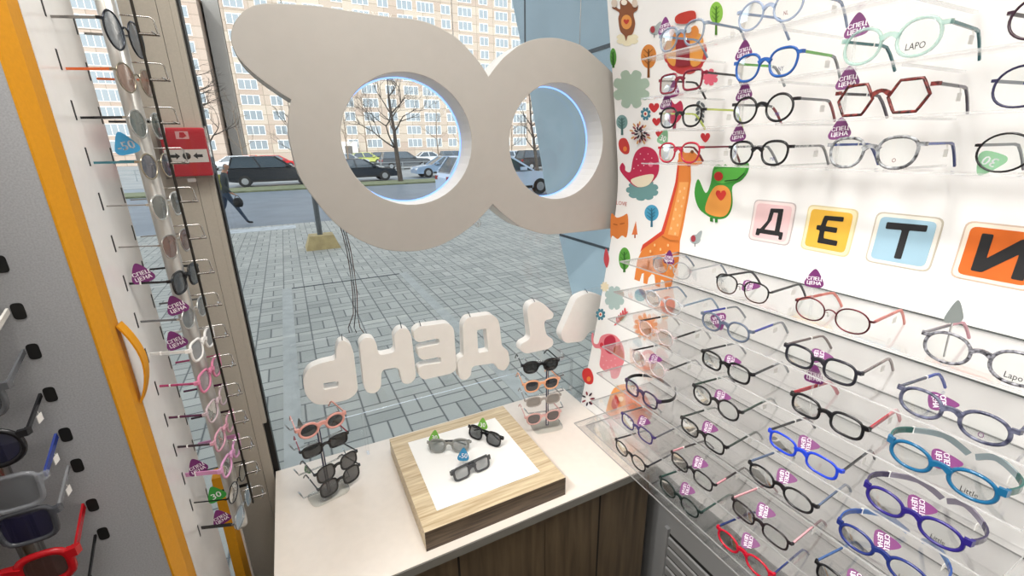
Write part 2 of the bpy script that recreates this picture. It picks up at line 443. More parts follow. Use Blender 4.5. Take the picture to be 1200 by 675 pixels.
# ================================================================== BANNER (concave white fabric) AND ITS PRINTS
ZK = 1.50
def xb(z):
    lo = .845+.1625*(z-.75); hi = .967-.146*(z-ZK)
    k = .03; d = (hi-lo)
    return min(lo, hi) - max(0, k-abs(d))**2/(4*k)
M_ban = pbr('white_banner_fabric', '#f6f5f3', .75, noise=.012, nscale=6)
BY0, BY1 = -.55, 1.157
zs = [.752+i*.02 for i in range(76)]
nY = 85
def fold(y, z): return .0020*math.sin(26*y-9*z)+.0014*math.sin(11*y+5*z+1)
bv = [(xb(z)+fold(BY0+(BY1-BY0)*j/nY, z), BY0+(BY1-BY0)*j/nY, z) for z in zs for j in range(nY+1)]
bf = [(i*(nY+1)+j, i*(nY+1)+j+1, (i+1)*(nY+1)+j+1, (i+1)*(nY+1)+j) for i in range(len(zs)-1) for j in range(nY)]
m_ = MB().add(bv, bf, 0, True)
bo = [(x+.002, y, z) for x, y, z in bv]; m_.add(bo, [f[::-1] for f in bf], 0, True)
ban = tag(m_.build('printed_banner', M_ban, recalc=False), 'white curved fabric banner printed with cartoon animals and four letter tiles', 'banner')
def bpt(px, py):                                       # photograph pixel -> (y, z) on the banner surface
    d = ray(px, py); t = .9/d.x
    for _ in range(30):
        p = CAM+d*t; t += (xb(p.z)-p.x)/d.x*.8
    p = CAM+d*t
    return (p.y, p.z)
def lay_on_banner(mb, poly, layer, mi):
    """Polygon in (y, z) draped on the curved fabric, a hair in front of it."""
    P = [Vector((p[0], p[1], 0)) for p in poly]
    tri = tessellate_polygon([P])
    bm = bmesh.new(); vs = [bm.verts.new(p) for p in P]
    for t in tri:
        try: bm.faces.new([vs[i] for i in t])
        except ValueError: pass
    z0, z1 = min(p.y for p in P), max(p.y for p in P); z = math.ceil(z0/.02)*.02
    while z < z1:
        bmesh.ops.bisect_plane(bm, geom=bm.verts[:]+bm.edges[:]+bm.faces[:], plane_co=(0, z, 0), plane_no=(0, 1, 0)); z += .02
    y0, y1 = min(p.x for p in P), max(p.x for p in P); y = math.ceil(y0/.02)*.02
    while y < y1:
        bmesh.ops.bisect_plane(bm, geom=bm.verts[:]+bm.edges[:]+bm.faces[:], plane_co=(y, 0, 0), plane_no=(1, 0, 0)); y += .02
    bm.verts.index_update()
    mb.add([(xb(v.co.y)+fold(v.co.x, v.co.y)-.0006-.0005*layer, v.co.x, v.co.y) for v in bm.verts], [[v.index for v in f.verts] for f in bm.faces], mi)
    bm.free()
def cprint(name, shapes, label=None):
    """shapes: (colour, [px points] , smooth?) in drawing order."""
    mb = MB(); mats = []
    for k, sh in enumerate(shapes):
        c, pts = sh[0], sh[1]
        if len(sh) < 3 or sh[2]: pts = [tuple(p) for p in smooth_closed([(x, y) for x, y in pts], 4)]
        lay_on_banner(mb, [bpt(p[0], p[1]) for p in pts], k, k); mats.append(pbr('ink_'+c, c, .7))
    o = mb.build(name, mats, ban, recalc=False)
    if label: o['label'] = label
    return o
def ell(cx, cy, rx, ry, n=14, rot=0):
    return [(cx+rx*math.cos(2*PI*i/n)*math.cos(rot)-ry*math.sin(2*PI*i/n)*math.sin(rot), cy+rx*math.cos(2*PI*i/n)*math.sin(rot)+ry*math.sin(2*PI*i/n)*math.cos(rot)) for i in range(n)]
def blob(cx, cy, rx, ry, k=9, a=.13):
    m = 6*k; r = [1.06-2.2*a*(1-abs(math.sin(k*PI*i/m)))**1.6 for i in range(m)]
    return [(cx+rx*r[i]*math.cos(2*PI*i/m), cy+ry*r[i]*math.sin(2*PI*i/m)) for i in range(m)]
def heart(cx, cy, r): return [(cx, cy+r), (cx-r*.95, cy-.1*r), (cx-.75*r, cy-.8*r), (cx-.2*r, cy-.75*r), (cx, cy-.4*r), (cx+.2*r, cy-.75*r), (cx+.75*r, cy-.8*r), (cx+.95*r, cy-.1*r)]
def leaftree(name, c, cx, cy, rx, ry, tr, dark):
    sh = [(c, ell(cx, cy, rx, ry)), (dark, [(cx-.8, cy-ry*.6), (cx+.8, cy-ry*.6), (cx+1.6, cy+ry+tr), (cx-1.2, cy+ry+tr)], 0)]
    for s_ in (-1, 1):
        for q in (-.25, .2, .6): sh.append((dark, [(cx, cy+ry*q+1.2), (cx, cy+ry*q-.2), (cx+s_*rx*.6, cy+ry*(q-.35)-.3), (cx+s_*rx*.6, cy+ry*(q-.35)+.5)], 0))
    return cprint(name, sh)
c5 = lambda x, y: (680+x/4.09, 140+y/4.09)
c8 = lambda x, y: (670+x/4.09, 300+y/4.09)
c2 = lambda x, y: (680+x/4.09, y/4.09)
# giraffe
cprint('giraffe_print', [
    ('#e5863a', [c5(470, 165), c5(485, 145), c5(500, 160), c5(520, 160), c5(535, 150), c5(580, 185), c5(585, 210), c5(555, 222), c5(528, 222), c5(530, 290), c5(508, 440), c5(482, 580), c5(478, 675), c8(505, 60), c8(490, 110), c8(478, 158), c8(455, 160), c8(447, 118), c8(432, 112), c8(425, 148), c8(403, 142), c8(398, 92), c8(385, 85), c8(368, 105), c8(362, 135), c8(343, 130), c8(345, 82), c8(335, 85), c8(325, 122), c8(300, 112), c8(310, 40), c5(272, 675), c5(300, 612), c5(398, 545), c5(440, 400), c5(465, 300), c5(470, 200)], 0),
    ('#d9482f', [c5(468, 190), c5(474, 210), c5(470, 300), c5(445, 405), c5(405, 548), c5(303, 618), c5(286, 635), c5(298, 600), c5(392, 535), c5(432, 400), c5(458, 300)], 0),
    ('#f2a85c', [c5(478, 300), c5(520, 300), c5(500, 430), c5(475, 560), c5(425, 550), c5(455, 420)], 0),
    ('#c2392b', ell(*c5(522, 215), 2.6, 2.8)), ('#7a4a22', ell(*c5(488, 150), 1.5, 2)), ('#7a4a22', ell(*c5(538, 155), 2, 2)),
    ('#c9712c', [c5(400, 555), c5(440, 575), c5(480, 578), c5(480, 583), c5(438, 582), c5(398, 562)], 0)]
    + [('#f6c58a', ell(*c5(x, y), 1.1, 1.7, 6)) for x, y in ((505, 330), (485, 345), (502, 375), (478, 390), (495, 415), (468, 430), (488, 460), (460, 475), (480, 505), (450, 520), (470, 545), (370, 600), (400, 620), (430, 640), (350, 630), (380, 655), (440, 600))],
    'tall orange giraffe with a red mane')
cprint('crocodile_print', [
    ('#3f9a3a', [c5(565, 285), c5(600, 352), c5(625, 310), c5(640, 235), c5(665, 215), c5(690, 225), c5(700, 213), c5(715, 225), c5(745, 222), c5(790, 212), c5(812, 212), c5(808, 250), c5(780, 290), c5(735, 322), c5(735, 400), c5(720, 450), c5(690, 475), c5(640, 475), c5(600, 455), c5(565, 420), c5(547, 350)]),
    ('#5cb848', [c5(650, 240), c5(740, 232), c5(800, 222), c5(770, 280), c5(720, 300), c5(655, 300)]),
    ('#f0a24a', [c5(640, 330), c5(690, 315), c5(725, 345), c5(725, 420), c5(690, 465), c5(620, 455), c5(600, 420)]),
    ('#c62f26', ell(*c5(668, 272), 5.4, 5.4)), ('#d0342b', heart(*c5(680, 362), 6.5)),
    ('#2f7d2e', [c5(625, 470), c5(640, 470), c5(640, 490), c5(625, 488)], 0), ('#2f7d2e', [c5(650, 472), c5(664, 472), c5(664, 493), c5(650, 493)], 0),
    ('#1f4d1c', [c5(700, 292), c5(760, 285), c5(795, 255), c5(797, 259), c5(762, 291), c5(700, 297)], 0)], 'green crocodile holding a red heart')
cprint('whale_print', [
    ('#6f9c9c', blob(*c5(298, 338), 18.5, 12, 9, .07)),
    ('#c2254f', [c5(190, 240), c5(200, 208), c5(213, 225), c5(215, 245), c5(238, 250), c5(250, 190), c5(270, 150), c5(310, 130), c5(355, 145), c5(378, 190), c5(375, 260), c5(330, 310), c5(270, 325), c5(225, 290)]),
    ('#f0e3c8', [c5(240, 290), c5(300, 268), c5(355, 265), c5(330, 312), c5(275, 324)]), ('#e77c94', ell(*c5(340, 215), 3, 3))]
    + [('#f7dfe5', ell(*c5(x, y), .6, .6, 6)) for x, y in ((270, 190), (290, 165), (310, 190), (330, 165), (280, 220), (350, 185), (310, 220), (260, 235), (295, 245))], 'crimson whale on a teal cloud')
cprint('elephant_print', [
    ('#e8858f', [c8(95, 372), c8(103, 372), c8(105, 415), c8(125, 420), c8(140, 385), c8(180, 372), c8(220, 385), c8(250, 430), c8(258, 490), c8(245, 530), c8(225, 580), c8(195, 585), c8(185, 550), c8(165, 555), c8(150, 545), c8(133, 520), c8(140, 450), c8(110, 440), c8(94, 410)]),
    ('#b8223f', [c8(165, 390), c8(195, 378), c8(215, 400), c8(212, 455), c8(190, 470), c8(162, 450), c8(155, 415)]), ('#cf2d3d', ell(*c8(144, 426), 2.2, 2.8))]
    + [('#fbe4e4', ell(*c8(x, y), .5, .5, 6)) for x, y in ((150, 480), (170, 500), (195, 500), (215, 490), (235, 480), (200, 530), (180, 530), (220, 520), (225, 420), (235, 450), (160, 520))], 'pink elephant with a red ear')
cprint('bear_print', [
    ('#efe6c6', blob(736, 46, 12.5, 7.5, 6, .1)), ('#8a5130', [(728, 2), (733, -2), (739, 3), (745, 9), (748, 6), (747, 12), (743, 16), (745, 28), (742, 40), (737, 42), (735, 48), (733, 42), (728, 36), (726, 22), (727, 15), (719, 10), (721, 7), (728, 11)]),
    ('#e39a4e', ell(735.5, 26, 6, 8.5)), ('#c0392b', heart(735.5, 25.5, 3.2)), ('#f3e9dc', ell(733, 3, 3.4, 3.4)), ('#d8c8b8', ell(722, 4, 3.5, 5)), ('#d8c8b8', ell(745, 4, 3, 5))], 'brown bear standing on a cream cloud')
cprint('owl_print', [
    ('#bf3a3a', blob(803, 62, 25, 24, 12, .02)), ('#e39a45', [(781, 48), (790, 44), (792, 60), (790, 77), (782, 72), (779, 60)]), ('#e39a45', [(809, 44), (822, 40), (826, 55), (822, 74), (810, 76)]),
    ('#e08a3a', [(788, 30), (800, 40), (815, 30), (820, 38), (812, 46), (790, 47), (784, 40)]), ('#8e2430', [(792, 46), (809, 45), (809, 77), (792, 78)], 0), ('#c0392b', [(792, 20), (800, 15), (815, 13), (816, 24), (804, 28), (793, 27)]), ('#d6d9dd', ell(795, 36, 4, 4)), ('#d6d9dd', ell(808, 35, 4, 4))], 'large red and orange owl')
for nm, c, d, a in (('tree_print', '#d98a3e', '#7d4a1c', (760, 66, 8.5, 14, 11)), ('tree_print', '#7fa3a0', '#4f7370', (728.5, 143, 6.6, 8.3, 7)), ('tree_print', '#8cc24a', '#4a7c22', (839.5, 15, 7.5, 13, 13)),
                    ('tree_print', '#4aa3c7', '#2f6f8a', (763.5, 249.5, 8.8, 9.5, 7)), ('leaf_print', '#5aa23c', '#2f6b1f', (732, 303, 6.5, 13, 3)), ('leaf_print', '#57a03a', '#2f6b1f', (719, 67, 4, 10.5, 2))): leaftree(nm, c, *a, d)
cprint('cloud_print', [('#a9bfae', blob(740, 104.5, 21, 22, 8, .13))], 'sage green cloud')
cprint('cloud_print', [('#aec2be', blob(720.5, 349, 11.5, 13.5, 8, .1)), ('#efe0be', blob(708.5, 336, 5, 5.5, 8, .15))])
cprint('flower_print', [('#e2677c', blob(833, 90.5, 9, 9.5, 7, .12))])
cprint('flower_print', [('#3f7f93', blob(757, 133.5, 5.6, 7.4, 8, .15)), ('#f2ece0', ell(757, 133.5, 2.6, 3.2)), ('#c0392b', ell(757, 133.5, 1.3, 1.7))])
cprint('flower_print', [('#3f7f93', blob(703.5, 368.5, 5.6, 6.6, 8, .15)), ('#f2ece0', ell(703.5, 368.5, 2.2, 2.8)), ('#c0392b', ell(703.5, 368.5, 1.2, 1.4))])
for x, y, r in ((766.5, 126, 6), (769.5, 142.5, 5), (773.5, 157, 5), (827, 161, 6)): cprint('heart_print', [('#c62f34', heart(x, y, r))])
for x, y, c in ((731, 171.5, '#c93a34'), (689.5, 441, '#d22f2b')):
    cprint('bird_print', [(c, [(x-4, y-9), (x+2, y-9), (x+6, y), (x+5, y+8), (x, y+9), (x-5, y+4), (x-6.5, y-4)]), ('#e8823a', ell(x+1, y+3, 2.2, 3, 8))])
for x, y in ((766.5, 34), (815, 279)): cprint('bird_print', [('#a9b3b4', ell(x, y+1.5, 6, 5.5)), ('#a9b3b4', [(x+1, y-3), (x+6, y-8.5), (x+8, y-7), (x+5, y+2)]), ('#a83a44', ell(x-2, y+.5, 2.6, 4)), ('#6a7072', [(x-.5, y+6), (x+.5, y+6), (x+.5, y+10), (x-.5, y+10)], 0)])
mbm = [('#6d4a38', [(752, 165), (750.5, 150), (752.5, 150), (754, 165)], 0)]
for i in range(26):
    a = 2*PI*i/26; r = (5.5, 9.5, 12)[i % 3]
    mbm.append((('#2b1b2f', '#8e2e3c', '#d8a56a')[i % 3], ell(752+r*math.cos(a)*.85, 156+r*math.sin(a)*.95, 1.1, 2.6, 8, a+PI/2)))
cprint('tree_print', mbm, 'round tree of dark and red leaves')
cprint('owl_print', [('#e0813a', [(717, 250), (723, 255), (730, 253), (735, 251), (736, 265), (734, 278), (729, 276), (724, 280), (718, 276), (716, 280), (715.5, 266)]), ('#a8501c', [(719, 262), (724, 263), (724, 264), (719, 263)], 0), ('#a8501c', [(727, 262), (732, 261), (732, 262), (727, 263)], 0)], 'small orange owl')
cprint('tree_print', [('#e07a44', [(744.5, 259), (746.5, 275), (740, 275)], 0), ('#9a4a22', [(743, 275), (744.5, 275), (744.5, 279), (743, 279)], 0)])
cprint('leaf_print', [('#c8434a', [(710, 291), (714, 303), (711, 314), (707, 304)])])
cprint('branch_print', [('#d0565a', ell(724+i*2.6, 377-i*2.8+s_*1.5, 1.2, 4.2, 8, .4+s_*.5)) for i in range(5) for s_ in (-1, 1)])
cprint('balloon_print', [('#7fb0b8', ell(750.5, 346, 6.8, 7.2)), ('#2f86a3', [(744, 343), (748, 339), (754, 339.5), (757, 344), (750, 346)])])
cprint('balloon_print', [('#b92f4f', [(779, 125), (784, 116), (790, 122), (797, 118), (800, 128), (796, 140), (789, 145), (782, 141)]), ('#8b2b45', [(787.5, 144), (792, 144), (791.5, 152), (788, 152)], 0)])
cprint('sun_print', [('#efb089', blob(757, 383, 13.5, 15, 13, .16)), ('#f29d6e', ell(757, 383, 8.5, 9.5))], 'pale orange sun')
cprint('balloon_print', [('#e59a94', ell(783.5, 357, 9, 10)), ('#efc7a0', ell(780, 370, 4.5, 4))])
cprint('balloon_print', [('#eaa3a3', ell(759.5, 422, 10, 12)), ('#f6d6d2', ell(759.5, 422, 6, 8))])
cprint('butterfly_print', [('#eda05c', [(712, 474), (720, 455), (735, 450), (744, 462), (738, 478), (722, 488), (711, 484)]), ('#e07a5c', [(735, 455), (748, 452), (760, 470), (764, 485), (752, 498), (738, 490), (734, 472)]), ('#e8623a', blob(740, 460, 8, 6, 6, .1)), ('#c93a2a', [(722, 463), (727, 470), (722, 480), (717, 474)]), ('#f7dcc0', ell(729, 467, 3, 3))], 'orange and coral butterfly')
mbm = [(('#2b1b2f', '#8e2e3c')[i % 2], ell(690+5*math.cos(i*.9), 467+6.5*math.sin(i*.9), 1, 2.4, 8, i*.9+PI/2)) for i in range(9)]
cprint('flower_print', mbm)
cprint('branch_print', [('#5d6468', ell(820+s_*3+i*.8, 140-i*6+s_, 1.8, 3.6, 8, -s_*.7)) for i in range(4) for s_ in (-1, 1)])
# LOVE lettering
def banner_text(txt, px, py, size, col, squeeze=1):
    y0, z0 = bpt(px, py); me = text_mesh(txt, size); mb = MB()
    mb.add([(xb(z0+v.co.y)+fold(y0, z0)-.0012, y0-v.co.x*squeeze, z0+v.co.y) for v in me.vertices], [tuple(p.vertices)[::-1] for p in me.polygons])
    return mb.build('lettering_print', pbr('ink_'+col, col, .7), ban, recalc=False)
banner_text('LOVE', 728.5, 238.5, .017, '#c0564e', 1.3)
# four letter tiles; strokes in tile coordinates (0..1, 0..1)
TILES = [
    ('#eec9ca', '#c9bcbb', '#f3e2df', .672, .577, [[(.43, .82), (.73, .84), (.73, .30), (.82, .30), (.82, .12), (.74, .12), (.74, .20), (.28, .20), (.28, .14), (.18, .14), (.18, .31), (.27, .31), (.40, .52)], ], [(.52, .73), (.62, .73), (.62, .31), (.38, .31), (.50, .55)]),
    ('#f2bd45', '#e6d6a4', '#f7ecc4', .553, .457, [[(.38, .80), (.76, .82), (.76, .72), (.46, .71), (.44, .58), (.68, .58), (.68, .47), (.44, .47), (.45, .32), (.74, .31), (.74, .20), (.34, .20), (.34, .47), (.26, .48), (.26, .58), (.34, .58), (.36, .72)]], None),
    ('#a3c6d8', '#c9bfae', '#f0ebe0', .429, .332, [[(.20, .82), (.80, .84), (.80, .72), (.56, .71), (.56, .16), (.45, .16), (.45, .70), (.20, .69)]], None),
    ('#d9691e', '#d6bda8', '#f3e6d6', .306, .209, [[(.24, .82), (.38, .82), (.38, .42), (.70, .80), (.86, .80), (.86, .16), (.72, .16), (.72, .56), (.38, .18), (.24, .18)]], None)]
for k, (c, fr, fr2, ya, yb_, strokes, hole) in enumerate(TILES):
    z0, z1 = 1.433, 1.526
    T = lambda a, b, m=0: (ya+(yb_-ya)*a, z0+(z1-z0)*b)
    mb = MB()
    for i, (inset, r) in enumerate(((0, .012), (.025, .011), (.085, .009))):
        q = rounded([T(inset, inset), T(1-inset, inset), T(1-inset, 1-inset), T(inset, 1-inset)], r)
        lay_on_banner(mb, q, i, i)
    for st in strokes: lay_on_banner(mb, rounded([T(*p) for p in st], .002, 2), 3, 3)
    if hole: lay_on_banner(mb, [T(*p) for p in hole], 4, 2)
    o = mb.build('letter_tile', [pbr('tile_rim'+fr, fr, .7), pbr('tile_mid'+fr2, fr2, .7), pbr('tile_face'+c, c, .6, noise=.05, nscale=12), pbr('tile_ink', '#1d1d1f', .6)], ban, recalc=False)
    o['label'] = ('pink tile with the letter Д', 'yellow tile with the letter Е', 'blue tile with the letter Т', 'orange tile with the letter И')[k]

# ================================================================== ACRYLIC SHELVES
def xf_low(z): return .7875-.19*(1.65-z)
HZ = {'R1': 1.409, 'R2': 1.329, 'R3': 1.256, 'R4': 1.179, 'R5': 1.103, 'R6': 1.020, 'R7': .946, 'U4': 1.651, 'U3': 1.720, 'U2': 1.786, 'U1': 1.862}
XF = {k: xf_low(z) for k, z in HZ.items()}
XF.update({'U4': .733, 'U3': .728, 'U2': .720, 'U1': .712})
ORD = ['U1', 'U2', 'U3', 'U4', 'R1', 'R2', 'R3', 'R4', 'R5', 'R6', 'R7']
WORDS = ['topmost', 'second', 'third', 'fourth', 'fifth', 'sixth', 'seventh', 'eighth', 'ninth', 'tenth', 'eleventh']
SHZ = {k: HZ[k]-(.043 if k[0] == 'R' else .040) for k in ORD}
def shelf(name_label, x0, x1, y0, y1, z):
    t = thing('acrylic_shelf', name_label, 'shelf', ((x0+x1)/2, (y0+y1)/2, z-.003), 0, 'clear acrylic shelves in front of the banner')
    a, b, c, d = x0-(x0+x1)/2, x1-(x0+x1)/2, y0-(y0+y1)/2, y1-(y0+y1)/2
    MB().box(a+.0008, b-.0006, c+.0008, d-.0008, 0, .003).build('sheet', ACR, t)
    MB().box(a, a+.0007, c, d, 0, .003).build('front_edge', ACR_EDGE, t)
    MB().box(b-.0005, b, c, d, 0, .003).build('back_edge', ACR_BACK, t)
    for q, r in ((c, c+.0007), (d-.0007, d)): MB().box(a+.0007, b-.0006, q, r, 0, .003).build('end_edge', ACR_EDGE, t)
    return t
ACR_FAINT = clear('acrylic_rail_edge', '#ffffff', .5, rough=.15, milk=.22)
def rail(label, x0, y0, y1, z):
    t = thing('acrylic_rail', label, 'shelf', (x0+.02, (y0+y1)/2, z-.003), 0, 'clear acrylic rails on the upper banner')
    h = (y1-y0)/2
    MB().box(-.0193, .020, -h, h, 0, .003).build('sheet', ACR, t)
    MB().box(-.020, -.0194, -h, h, 0, .003).build('front_edge', ACR_FAINT, t)
    for y in (-h+.06, -h+.225, -h+.395, -h+.565, h-.04):
        MB().box(.0202, xb(z)-.0085-x0-.02, y-.003, y+.003, 0, .003).build('arm', ACR_FAINT, t)
    return t
for i, k in enumerate(ORD):
    z = SHZ[k]; x0 = XF[k]-.006
    if k[0] == 'U': rail('%s clear acrylic rail on the banner above the letter tiles' % WORDS[i], x0, -.05, .80, z); continue
    lab = 'clear acrylic shelf, %s row below the letter tiles' % WORDS[i-4]
    shelf(lab, x0, xb(z)-.006, (.10 if k[0] == 'R' else -.05), (.865 if k[0] == 'R' else .80), z)
shelf('clear acrylic bottom shelf reaching over the corner of the white counter', .640, xb(.888)-.006, .10, .91, .886)

K = lambda c: plas(c)
BK, BK2 = '#17171a', '#26262a'
GG = 'spectacle frames on the acrylic shelves'
COLY = {'d': .70, 'a': .523, 'b': .352, 'c': .188}
POS = {'d': 'far end', 'a': 'second from the window', 'b': 'third from the window', 'c': 'near end'}
def rack(row, col, desc, y=None, W=.116, h=.036, dz=0, yaw=0, **kw):
    y = COLY[col] if y is None else y
    i = ORD.index(row)
    where = ('on the %s upper shelf' % WORDS[i]) if row[0] == 'U' else ('on the %s lower shelf' % ('first' if i == 4 else WORDS[i-4]))
    g = glasses('spectacles', '%s %s' % (desc, where), 'glasses', GG, (XF[row], y, SHZ[row]+.0006), -PI/2+yaw, W=W, h=h, tag_=kw.pop('tag_', True), **kw)
    g['_d'] = desc
    return g
TAGN = 0
def rtag(row, y, desc, kind='spec', up=True, dx=.02, dz=.0):
    """Price marker by the left lens of a frame: stood upright above it or lying on the shelf behind it."""
    word = {'spec': 'purple special-price', 'grey': 'grey blank', 'g30b': 'green thirty percent'}[kind]
    lab = '%s tag %s the %s' % (word, 'standing over' if up else 'lying behind', desc)
    if up: price_tag(kind, lab, (XF[row]+dx, y, SHZ[row]+.066+dz), (.1, .12, 1), ((-1, -.12, .12) if kind != 'grey' else (-.35, -1, .1)), 'pick shaped price tags on the shelves', .78, .058+dz)
    else: price_tag(kind, lab, (XF[row]+.036+dx-.02, y, SHZ[row]+.018), (.35, -1, .3), (-.62, -.2, 1), 'pick shaped price tags on the shelves', .78)

# upper rows
rack('U1', 'd', 'pale grey-blue translucent frame', kind='panto', front=gel('#8fa0b4', .6), temple=gel('#7388a0', .8), h=.040, rim=.0022)
rack('U1', 'a', 'clear lilac-blue round frame with dark red hinges', kind='round', front=gel('#9db0cf', .55), temple=K('#6e2833'), tip=gel('#7f93b5', .7), h=.040, split=.08, print_=('NL', .006, '#7d2430'))
rack('U2', 'd', 'burgundy rectangular frame with black temples', kind='rect', front=K('#7a1f33'), temple=K(BK), h=.034, rim=.0022)
rack('U2', 'a', 'royal blue frame with green temples', kind='panto', front=gel('#2a5fae', .92), temple=K('#6db356'), tip=K('#8a8f93'), h=.040, split=.7, rim=.0022, print_=('NY', .007, '#39406a'))
rack('U2', 'b', 'clear mint oval frame with teal hinges', kind='oval', front=gel('#a9d3c8', .42), temple=K('#2f6f73'), tip=K('#4c7a80'), h=.042, rim=.0022, print_=('LAPO', .0085))
rack('U2', 'c', 'dark burgundy round frame cut by the picture edge', kind='round', front=K('#3a2330'), h=.042, style='metal', rim=.0014)
rack('U3', 'd', 'black frame with lime temples', kind='panto', front=K(BK), temple=K('#c3cf6a'), tip=K('#b9c860'), h=.038, rim=.0021)
rack('U3', 'a', 'matt black round frame with grey temples and red tips', kind='round', front=K(BK), temple=K('#77797c'), tip=K('#8a3a40'), h=.041, split=.75, rim=.0020, print_=('MB', .006, '#4a4f86'))
rack('U3', 'b', 'red and black tortoise six-sided frame', kind='hex', front=speck('#1d1214', '#8e3a36', 210), temple=K('#3f3c42'), tip=K('#5f5a66'), h=.042, rim=.0020)
rack('U3', 'c', 'thin navy oval frame with blue temple tips', kind='oval', front=K('#2e2c4c'), temple=metal('#8a8f96'), tip=K('#3a4f9a'), style='metal', rim=.0013, h=.042)
rack('U4', 'd', 'red round frame with dark red temples', kind='panto', front=K('#b5203a'), temple=K('#6a1a28'), h=.038, rim=.0021)
rack('U4', 'a', 'black frame with grey speckled temples', kind='panto', front=K(BK), temple=speck('#d8d8d8', '#55585c', 200), tip=K('#8b8d90'), h=.038, rim=.0021, print_=('MB', .006, '#4a4f86'))
rack('U4', 'b', 'black and clear marbled frame with blue temples', kind='panto', front=speck('#17171a', '#b9bcc0', 120), temple=K('#3f57a0'), tip=K('#47538a'), h=.040, rim=.0021, print_=('O', .006, '#7a2a2a'))
rack('U4', 'c', 'thin black wire frame with red temple ends', kind='round', front=K(BK), temple=K('#9a3d42'), tip=metal('#8b8f92'), style='metal', rim=.0012, h=.042, split=.1)
for row, y, d, kd in (('U1', .765, 'pale grey-blue translucent frame', 'spec'), ('U2', .580, 'royal blue frame with green temples', 'spec'), ('U2', .405, 'clear mint oval frame', 'spec'),
                      ('U3', .760, 'black frame with lime temples', 'spec'), ('U3', .575, 'matt black round frame', 'spec'), ('U3', .408, 'tortoise six-sided frame', 'spec'),
                      ('U3', .215, 'thin navy oval frame', 'grey'), ('U4', .580, 'black frame with speckled temples', 'spec'), ('U4', .408, 'black and clear marbled frame', 'spec')):
    rtag(row, y, d, kd, True, dz=-.012)
price_tag('g30b', 'green thirty percent tag hanging beside the red round frame', (XF['U4']+.02, .765, SHZ['U4']+.052), (.1, -.3, 1), (-1, -.1, .1), 'pick shaped price tags on the shelves', .8)
price_tag('g30b', 'green thirty percent tag under the thin black wire frame', (XF['U4']+.01, .232, SHZ['U4']+.012), (.1, .35, -1), (-1, -.1, .1), 'pick shaped price tags on the shelves', .68)
price_tag('spec', 'purple special-price tag behind the burgundy rectangular frame', (XF['U2']+.03, .745, SHZ['U2']+.010), (.1, .1, 1), (-1, -.1, .1), 'pick shaped price tags on the shelves', .8)

# lower rows
rack('R1', 'd', 'clear thin metal frame', kind='round', front=metal('#b9bcc0'), temple=metal('#c9ccd0'), tip=K('#7d8894'), style='metal', rim=.0011, h=.036, split=.75)
rack('R1', 'a', 'black browline frame with thin brown lower rims', kind='panto', front=K(BK), lower=metal('#5a4238'), temple=K(BK2), tip=K('#3a3a40'), style='metal', rim=.0013, h=.037, th=.0042)
rack('R1', 'b', 'dark red oval wire frame with coral temples', y=.363, kind='oval', front=metal('#6a2f36'), temple=K('#c96a62'), tip=K('#dd8478'), style='metal', rim=.0013, h=.037, th=.0046)
rack('R1', 'c', 'black and white speckled oval frame with purple bridge', y=.187, kind='oval', front=speck('#17171b', '#9a9aa2', 240), temple=K('#77757c'), tip=K('#d39aa6'), rim=.0021, h=.040, W=.122, print_=('Lapo', .0085))
rack('R2', 'd', 'clear grey oval frame with blue-grey temples', y=.70, kind='oval', front=gel('#c9ccd0', .5), temple=gel('#8fa6bb', .8), rim=.0020, h=.034)
rack('R2', 'a', 'smoky blue translucent oval frame with blue temples', y=.535, kind='oval', front=gel('#5f6b80', .8), temple=K('#34409a'), tip=K('#8d9299'), rim=.0022, h=.035)
rack('R2', 'b', 'dark navy rounded frame fading to blue', y=.357, kind='soft', front=K('#25252d'), temple=K('#6b5f60'), tip=K('#8b807e'), rim=.0024, h=.035, W=.118)
rack('R2', 'c', 'navy marbled oval frame with blue tips', y=.192, kind='oval', front=speck('#23253a', '#6d7086', 120), temple=K('#3d4258'), tip=K('#3a4fa5'), rim=.0024, h=.038, W=.120, print_=('O', .008, '#7a4a78'))
rack('R3', 'd', 'clear pink oval frame with black temples', y=.70, kind='oval', front=gel('#e3cfd0', .35), temple=K('#2a2a2c'), tip=gel('#b9b9b9', .8), rim=.0020, h=.034)
rack('R3', 'a', 'glossy black rounded frame', y=.512, kind='soft', front=K(BK), temple=K('#34373a'), tip=K('#9a9da0'), rim=.0024, h=.034)
rack('R3', 'b', 'black frame with red temples and pink tips', y=.325, kind='soft', front=K(BK), temple=K('#a8323e'), tip=K('#d08a92'), rim=.0024, h=.034, th=.0062)
rack('R3', 'c', 'teal blue oval kids frame with dark green temples', y=.182, kind='oval', front=gel('#1c5f88', .95), temple=K('#2c5a55'), tip=gel('#9fb0b4', .85), rim=.0027, h=.036, W=.120, th=.0090, wrap=.045, spread=.012, L=.10, print_=('Little', .0085))
rack('R4', 'd', 'clear pink round frame with black temples', y=.70, kind='round', front=gel('#e3cfd2', .35), temple=K('#2a2a2c'), tip=K('#8f9294'), rim=.0020, h=.036)
rack('R4', 'a', 'black oval frame with dark green temples', y=.512, kind='oval', front=K(BK), temple=K('#2c4038'), tip=K('#8d9794'), rim=.0022, h=.036)
rack('R4', 'b', 'cobalt blue slim rectangular frame', y=.340, kind='soft', front=K('#1f3fc0'), temple=K('#2b2c30'), tip=K('#55585c'), rim=.0023, h=.031, W=.120)
rack('R4', 'c', 'deep indigo oval kids frame with grey-purple temples', y=.190, kind='oval', front=K('#2a2170'), temple=K('#3c3650'), tip=K('#8f8a99'), rim=.0026, h=.034, W=.118, th=.0085, wrap=.045, spread=.012, L=.10, print_=('Little', .0075))
